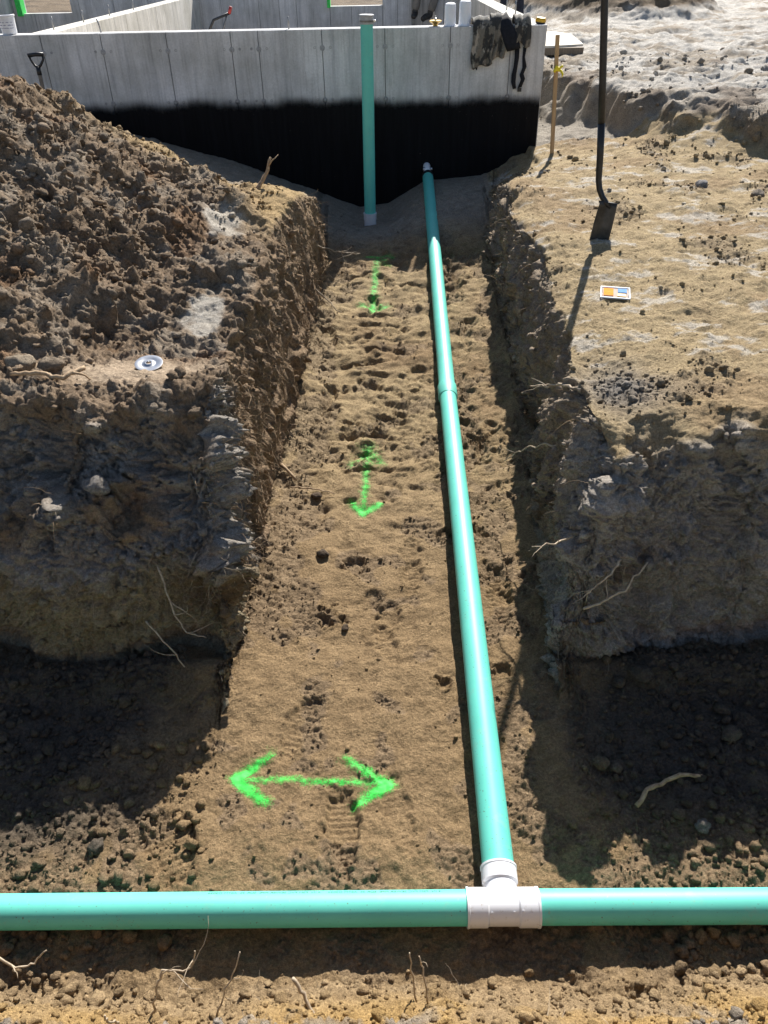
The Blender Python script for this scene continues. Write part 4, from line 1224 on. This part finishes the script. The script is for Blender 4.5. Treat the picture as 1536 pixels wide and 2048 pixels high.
tp = on_wall('tape_measure', (1.50, 8.52, ZT), 'yellow and black tape measure on the wall corner', 'tape measure')
part(lathe('case', (1.495, 8.52, ZT + .002), (.1, -.1, 1), [(0, .001), (0, .040), (.008, .047), (.018, .048), (.018, .001)], M_BLACK, tp, 20), tp)
part(lathe('cover', (1.497, 8.518, ZT + .0195), (.1, -.1, 1), [(0, .001), (0, .050), (.020, .050), (.032, .040), (.034, .001)], M_YEL, tp, 20), tp)

# ------------------------------------------------------------------ camouflage bib jacket hung over the wall
def mat_camo():
    m, nt, b = new_mat("camouflage_cloth")
    n1 = noise_n(nt, 13, 3, .6, mapping=(1, 1, .6)); n2 = noise_n(nt, 22, 3, .6, mapping=(1, 1, .45)); n3 = noise_n(nt, 60, 3)
    c = mixc(nt, ramp(nt, n1, (0, 0, 0), (1, 1, 1), .46, .52), (.17, .15, .12), (.035, .033, .03))
    c = mixc(nt, ramp(nt, n2, (0, 0, 0), (1, 1, 1), .58, .62), c, (.34, .30, .25))
    nt.links.new(mixc(nt, 1.0, c, ramp(nt, n3, (.75, .75, .75), (1.1, 1.1, 1.1)), 'MULTIPLY'), b.inputs['Base Color'])
    b.inputs['Roughness'].default_value = .9; b.inputs['Sheen Weight'].default_value = .2
    bump_n(nt, n3, .3, .003, b)
    return m
M_CAMO = mat_camo()
M_CLOTH = mat_simple("black_cloth", (.006, .007, .010), (.014, .015, .022), 50, .9, .2)
jk = on_wall('jacket', (1.1, 8.5, ZT), 'camouflage work jacket with black straps draped over the wall corner', 'jacket')
def drape(name, x0, x1, hang, back, lift, folds, mat, seed, bot=0.0, parent=jk, out=.0):
    """cloth over the wall top: s runs from the back hem over the top to the front hem"""
    nx, ns = 34, 46; v, f = [], []
    rr = random.Random(seed); ph = [rr.uniform(0, 6.28) for _ in range(4)]
    Lt = WT + .02
    tot = back + Lt + hang
    for i in range(nx + 1):
        u = i / nx; x = x0 + (x1 - x0) * u
        hg = hang + bot * (u - .5) + .012 * math.sin(u * 9 + ph[0])
        for j in range(ns + 1):
            q = j / ns * (back + Lt + hg)
            fo = folds * (math.sin(u * 4.2 + ph[1] + q * 1.5) + .35 * math.sin(u * 9 + ph[2] + q * 5) + .18 * math.sin(u * 17 + q * 23 + ph[3])) 
            if q < back: p_ = (x, WALL_Y + WT + .010 + abs(fo) * .4, ZT - (back - q))
            elif q < back + Lt:
                t = (q - back) / Lt
                p_ = (x, WALL_Y + WT + .010 - t * Lt, ZT + .008 + lift * math.sin(math.pi * t) ** .6 + abs(fo) * .9)
            else:
                d_ = q - back - Lt
                p_ = (x + .02 * math.sin(d_ * 14 + ph[3]) * d_ / .3, WALL_Y - .012 - out - abs(fo) * (.4 + min(1, d_ * 5)) - .01 * math.sin(min(1, d_ / .1) * 1.57), ZT + .006 - d_)
            v.append(p_)
    for i in range(nx):
        for j in range(ns): f.append((i * (ns + 1) + j, (i + 1) * (ns + 1) + j, (i + 1) * (ns + 1) + j + 1, i * (ns + 1) + j + 1))
    o = local(mk(name, v, f, mat, parent), jk)
    md = o.modifiers.new('thick', 'SOLIDIFY'); md.thickness = .007; md.offset = 1
    return o
drape('torso', .855, 1.05, .325, .16, .055, .020, M_CAMO, 1, -.03, out=.012)
drape('sleeve', 1.02, 1.17, .265, .18, .075, .018, M_CAMO, 2, -.03, out=.004)
drape('lining', .862, .895, .345, .05, .02, .004, M_CLOTH, 3, out=.006)
drape('collar', 1.24, 1.39, .155, .16, .06, .022, M_CAMO, 4, .06, out=.02)
# dark inner flap: a bent strip
fv, ff = [], []
path = [(1.135, 8.45, 2.03, .035), (1.15, 8.40, 1.985, .05), (1.175, 8.365, 1.92, .062), (1.20, 8.35, 1.86, .066), (1.225, 8.348, 1.80, .064), (1.24, 8.350, 1.765, .060)]
for (x, y, z, w) in path:
    for k_ in range(7): fv.append((x + (k_ / 3 - 1) * w, y - .012 * math.cos((k_ / 3 - 1) * 1.5), z + .012 * (k_ / 3 - 1)))
for i in range(len(path) - 1):
    for k_ in range(6): ff.append((i * 7 + k_, i * 7 + k_ + 1, (i + 1) * 7 + k_ + 1, (i + 1) * 7 + k_))
o = local(mk('inner_flap', fv, ff, M_CLOTH, jk), jk); md = o.modifiers.new('thick', 'SOLIDIFY'); md.thickness = .008
def strap(pts, w):
    v, f = [], []
    for i, (x, z, tw) in enumerate(pts):
        for k_ in (-1, 0, 1): v.append((x + k_ * w * math.cos(tw), 8.374 - .008 * abs(math.sin(tw)) * k_ - .004 * (k_ == 0), z + k_ * .004))
    for i in range(len(pts) - 1):
        for k_ in (0, 1): f.append((i * 3 + k_, i * 3 + k_ + 1, i * 3 + k_ + 4, i * 3 + k_ + 3))
    o = local(mk('strap', v, f, M_CLOTH, jk), jk); md = o.modifiers.new('thick', 'SOLIDIFY'); md.thickness = .005
    return o
strap([(1.275, 1.79, .2), (1.278, 1.70, .3), (1.272, 1.62, .5), (1.262, 1.56, .1), (1.262, 1.50, .4), (1.278, 1.44, .9)], .021)
s4 = strap([(1.350, 1.79, .6), (1.343, 1.70, 1.0), (1.358, 1.62, .2), (1.335, 1.56, .4), (1.352, 1.52, .1), (1.325, 1.45, .2)], .019)
local(box('buckle', (1.306, 8.362, 1.415), (1.344, 8.374, 1.448), M_BLACK, s4, .003), jk)

# ------------------------------------------------------------------ small things on the banks
dg = ground(-1.09, 3.265)
ds = empty('grinding_disc', (-1.09, 3.265, dg)); tag(ds, 'silver metal disc with a centre hole lying on the left bank', 'disc')
part(lathe('disc', (-1.09, 3.265, dg + .016), (.04, -.16, 1), [(.0035, .011), (.0075, .012), (.0075, .017), (.002, .024), (.001, .034), (.003, .040), (.0045, .060), (.004, .0635), (.001, .0635), (-.002, .03), (-.001, .011), (.0035, .011)], M_ZINC, ds, 48), ds)
kx, ky = 1.271, 4.136; kz = sum(ground(kx + a, ky + b) for a in (-.07, 0, .07) for b in (-.05, 0, .05)) / 9 + .006
pk = empty('plastic_package', (kx, ky, kz)); tag(pk, 'clear plastic package with orange and blue contents on the sandy bank', 'package')
def mat_clear():
    m, nt, b = new_mat("clear_plastic")
    b.inputs['Base Color'].default_value = (.8, .86, .95, 1); b.inputs['Roughness'].default_value = .2; b.inputs['Specular IOR Level'].default_value = .05
    n = noise_n(nt, 50, 2)
    mr = nt.nodes.new('ShaderNodeMapRange'); mr.inputs['To Min'].default_value = .02; mr.inputs['To Max'].default_value = .10
    nt.links.new(n, mr.inputs[0]); nt.links.new(mr.outputs[0], b.inputs['Alpha'])
    bump_n(nt, n, .3, .004, b)
    return m
rot = Matrix.Rotation(R(-14), 3, 'Z')
pv = (kx, ky, kz)
M_FROST = mat_simple("frosted_plastic", (.45, .52, .60), (.58, .64, .72), 30, .35, .1)
part(box('backing_card', (kx - .068, ky - .074, kz), (kx + .068, ky + .074, kz + .003), mat_simple("printed_card", (.46, .32, .24), (.52, .40, .32), 18, .9, 0, spec=.0), pk, .001, rot, pv), pk)
bs = part(box('blister', (kx - .074, ky - .078, kz + .0032), (kx + .074, ky + .078, kz + .012), mat_clear(), pk, .004, rot, pv), pk)
for (a, b_, c, d) in ((-.080, -.086, .080, -.077), (-.080, .077, .080, .086), (-.080, -.0768, -.072, .0768), (.072, -.0768, .080, .0768)):
    part(box('sealed_edge', (kx + a, ky + b_, kz + .001), (kx + c, ky + d, kz + .009), M_FROST, pk, .002, rot, pv), pk)
for (a, b_, c, d, mm, nm) in ((-.062, -.055, -.010, .055, mat_simple("orange_plastic", (.75, .24, .01), (.82, .30, .02), 30, .7, 0, spec=.0), 'orange_insert'),
                              (.014, -.002, .062, .055, mat_simple("blue_plastic", (.12, .26, .52), (.18, .34, .62), 30, .7, 0, spec=.0), 'blue_insert'),
                              (.010, -.058, .056, -.020, M_YEL, 'yellow_insert')):
    part(box(nm, (kx + a, ky + b_, kz + .0035), (kx + c, ky + d, kz + .010), mm, pk, .002, rot, pv), pk)

# ------------------------------------------------------------------ people (only the lower legs are in the picture)
M_PANT1 = mat_simple("tan_work_trousers", (.16, .14, .12), (.26, .23, .20), 14, .9, .2)
M_PANT2 = mat_simple("dark_jeans", (.012, .016, .03), (.03, .035, .055), 14, .9, .2)
M_BOOT = mat_simple("dark_boot", (.02, .018, .016), (.07, .06, .05), 30, .6, .2)
M_SKIN = mat_simple("skin", (.42, .25, .18), (.50, .31, .22), 20, .55, .02)
M_SHIRT = mat_simple("grey_shirt", (.10, .11, .12), (.18, .19, .20), 14, .9, .2)
M_HAIR = mat_simple("brown_hair", (.03, .02, .012), (.07, .045, .03), 40, .7, .3)
def skinned(name, pts, edges, radii, mat, parent, root_i=0):
    me = bpy.data.meshes.new(name); me.from_pydata([tuple(p) for p in pts], edges, [])
    me.materials.append(mat)
    o = bpy.data.objects.new(name, me); COL.objects.link(o); o.parent = parent
    sk_ = o.modifiers.new('skin', 'SKIN'); sk_.use_smooth_shade = True
    for i, d in enumerate(me.skin_vertices[0].data):
        d.radius = radii[i] if hasattr(radii[i], '__len__') else (radii[i], radii[i]); d.use_root = (i == root_i)
    sb = o.modifiers.new('smooth', 'SUBSURF'); sb.levels = 1; sb.render_levels = 2
    return o
def person(label, pel, knees, ankles, toes, lean, pant, group='people at the foundation', yaw=math.pi):
    e = empty('person', (pel[0], pel[1], min(ankles[0][2], ankles[1][2]) - .09)); tag(e, label, 'person', group)
    pel = Vector(pel); ch = pel + Vector((0, lean * .28, .30)); nk = pel + Vector((0, lean * .42, .52)); hd = nk + Vector((0, lean * .1, .17))
    sl, sr = nk + Vector((-.19, 0, -.06)), nk + Vector((.19, 0, -.06))
    fwd = Vector((0, lean, 0))
    el, er = sl + Vector((-.05, lean * .06, -.28)), sr + Vector((.05, lean * .06, -.28))
    wl_, wr_ = el + Vector((.06, lean * .20, -.14)), er + Vector((-.06, lean * .20, -.14))
    hl, hr = wl_ + Vector((.02, lean * .07, -.05)), wr_ + Vector((-.02, lean * .07, -.05))
    hpl, hpr = pel + Vector((-.10, 0, -.02)), pel + Vector((.10, 0, -.02))
    k0, k1 = Vector(knees[0]), Vector(knees[1]); a0_, a1_ = Vector(ankles[0]), Vector(ankles[1])
    pts = [pel, ch, nk, hd, sl, sr, el, er, wl_, wr_, hl, hr, hpl, hpr, k0, k1, a0_, a1_]
    ed = [(0, 1), (1, 2), (2, 3), (2, 4), (2, 5), (4, 6), (5, 7), (6, 8), (7, 9), (8, 10), (9, 11), (0, 12), (0, 13), (12, 14), (13, 15), (14, 16), (15, 17)]
    rad = [(.15, .11), (.16, .11), .055, .05, .07, .07, .045, .045, .03, .03, .035, .035, .09, .09, .062, .062, .042, .042]
    local(skinned('body', pts, ed, rad, M_SKIN, e), e)
    local(skinned('shirt', [pel + Vector((0, 0, .02)), ch, nk - Vector((0, 0, .02)), sl, sr, el, er], [(0, 1), (1, 2), (2, 3), (2, 4), (3, 5), (4, 6)], [(.165, .125), (.175, .125), .07, .082, .082, .058, .058], M_SHIRT, e), e)
    local(skinned('trousers', [pel, hpl, hpr, k0, k1, a0_, a1_], [(0, 1), (0, 2), (1, 3), (2, 4), (3, 5), (4, 6)], [(.165, .125), .105, .105, .080, .080, .070, .070], pant, e), e)
    bm = bmesh.new(); bmesh.ops.create_uvsphere(bm, u_segments=24, v_segments=16, radius=1)
    for v in bm.verts:
        x, y, z = v.co
        f_ = y * lean / abs(lean)
        r_ = 1 + (.16 * math.exp(-((x / .16) ** 2 + ((z + .05) / .22) ** 2)) if f_ > .5 else 0) - (.08 * math.exp(-(((abs(x) - .35) / .16) ** 2 + ((z - .12) / .12) ** 2)) if f_ > .3 else 0)
        r_ += .12 * math.exp(-(((abs(x) - 1) / .12) ** 2 + ((z + .02) / .22) ** 2 + (y / .2) ** 2))
        v.co = hd + Vector((x * .078 * (1 - .12 * max(0, -z)), y * .098, z * .118)) * r_
    local(from_bm('head', bm, M_SKIN, e, True), e)
    bm = bmesh.new(); bmesh.ops.create_uvsphere(bm, u_segments=20, v_segments=12, radius=1)
    bmesh.ops.delete(bm, geom=[v for v in bm.verts if v.co.z < -.1 or (v.co.y * lean > .3 * abs(lean) and v.co.z < .45)], context='VERTS')
    for v in bm.verts: v.co = hd + Vector((v.co.x * .085, v.co.y * .107, v.co.z * .127 + .004))
    local(from_bm('hair', bm, M_HAIR, e, True), e)
    for a_, t_ in zip((a0_, a1_), toes):
        t_ = Vector(t_); d = (t_ - a_)
        local(skinned('boot', [a_ + Vector((0, 0, .06)), a_ - Vector((0, 0, .045)), a_.lerp(t_, .5), t_], [(0, 1), (1, 2), (2, 3)], [.060, .055, (.055, .042), (.045, .032)], M_BOOT, e), e)
person('person in grey-brown trousers and dark boots sitting on the back wall', (.84, BACK + .33, 2.07), [(.66, BACK - .06, 2.03), (1.00, BACK - .10, 2.02)], [(.60, BACK - .10, 1.66), (.86, BACK - .13, 1.64)],
       [(.56, BACK - .30, 1.58), (.70, BACK - .27, 1.545)], -1, M_PANT1)
gx = ground(2.2, 15.2)
person('person in dark trousers standing beyond the right side wall', (2.28, 16.0, gx + .92), [(2.16, 16.0, gx + .50), (2.42, 16.02, gx + .50)], [(2.12, 16.05, gx + .09), (2.46, 16.06, gx + .09)],
       [(2.08, 15.85, gx + .04), (2.50, 15.86, gx + .04)], -1, M_PANT2)
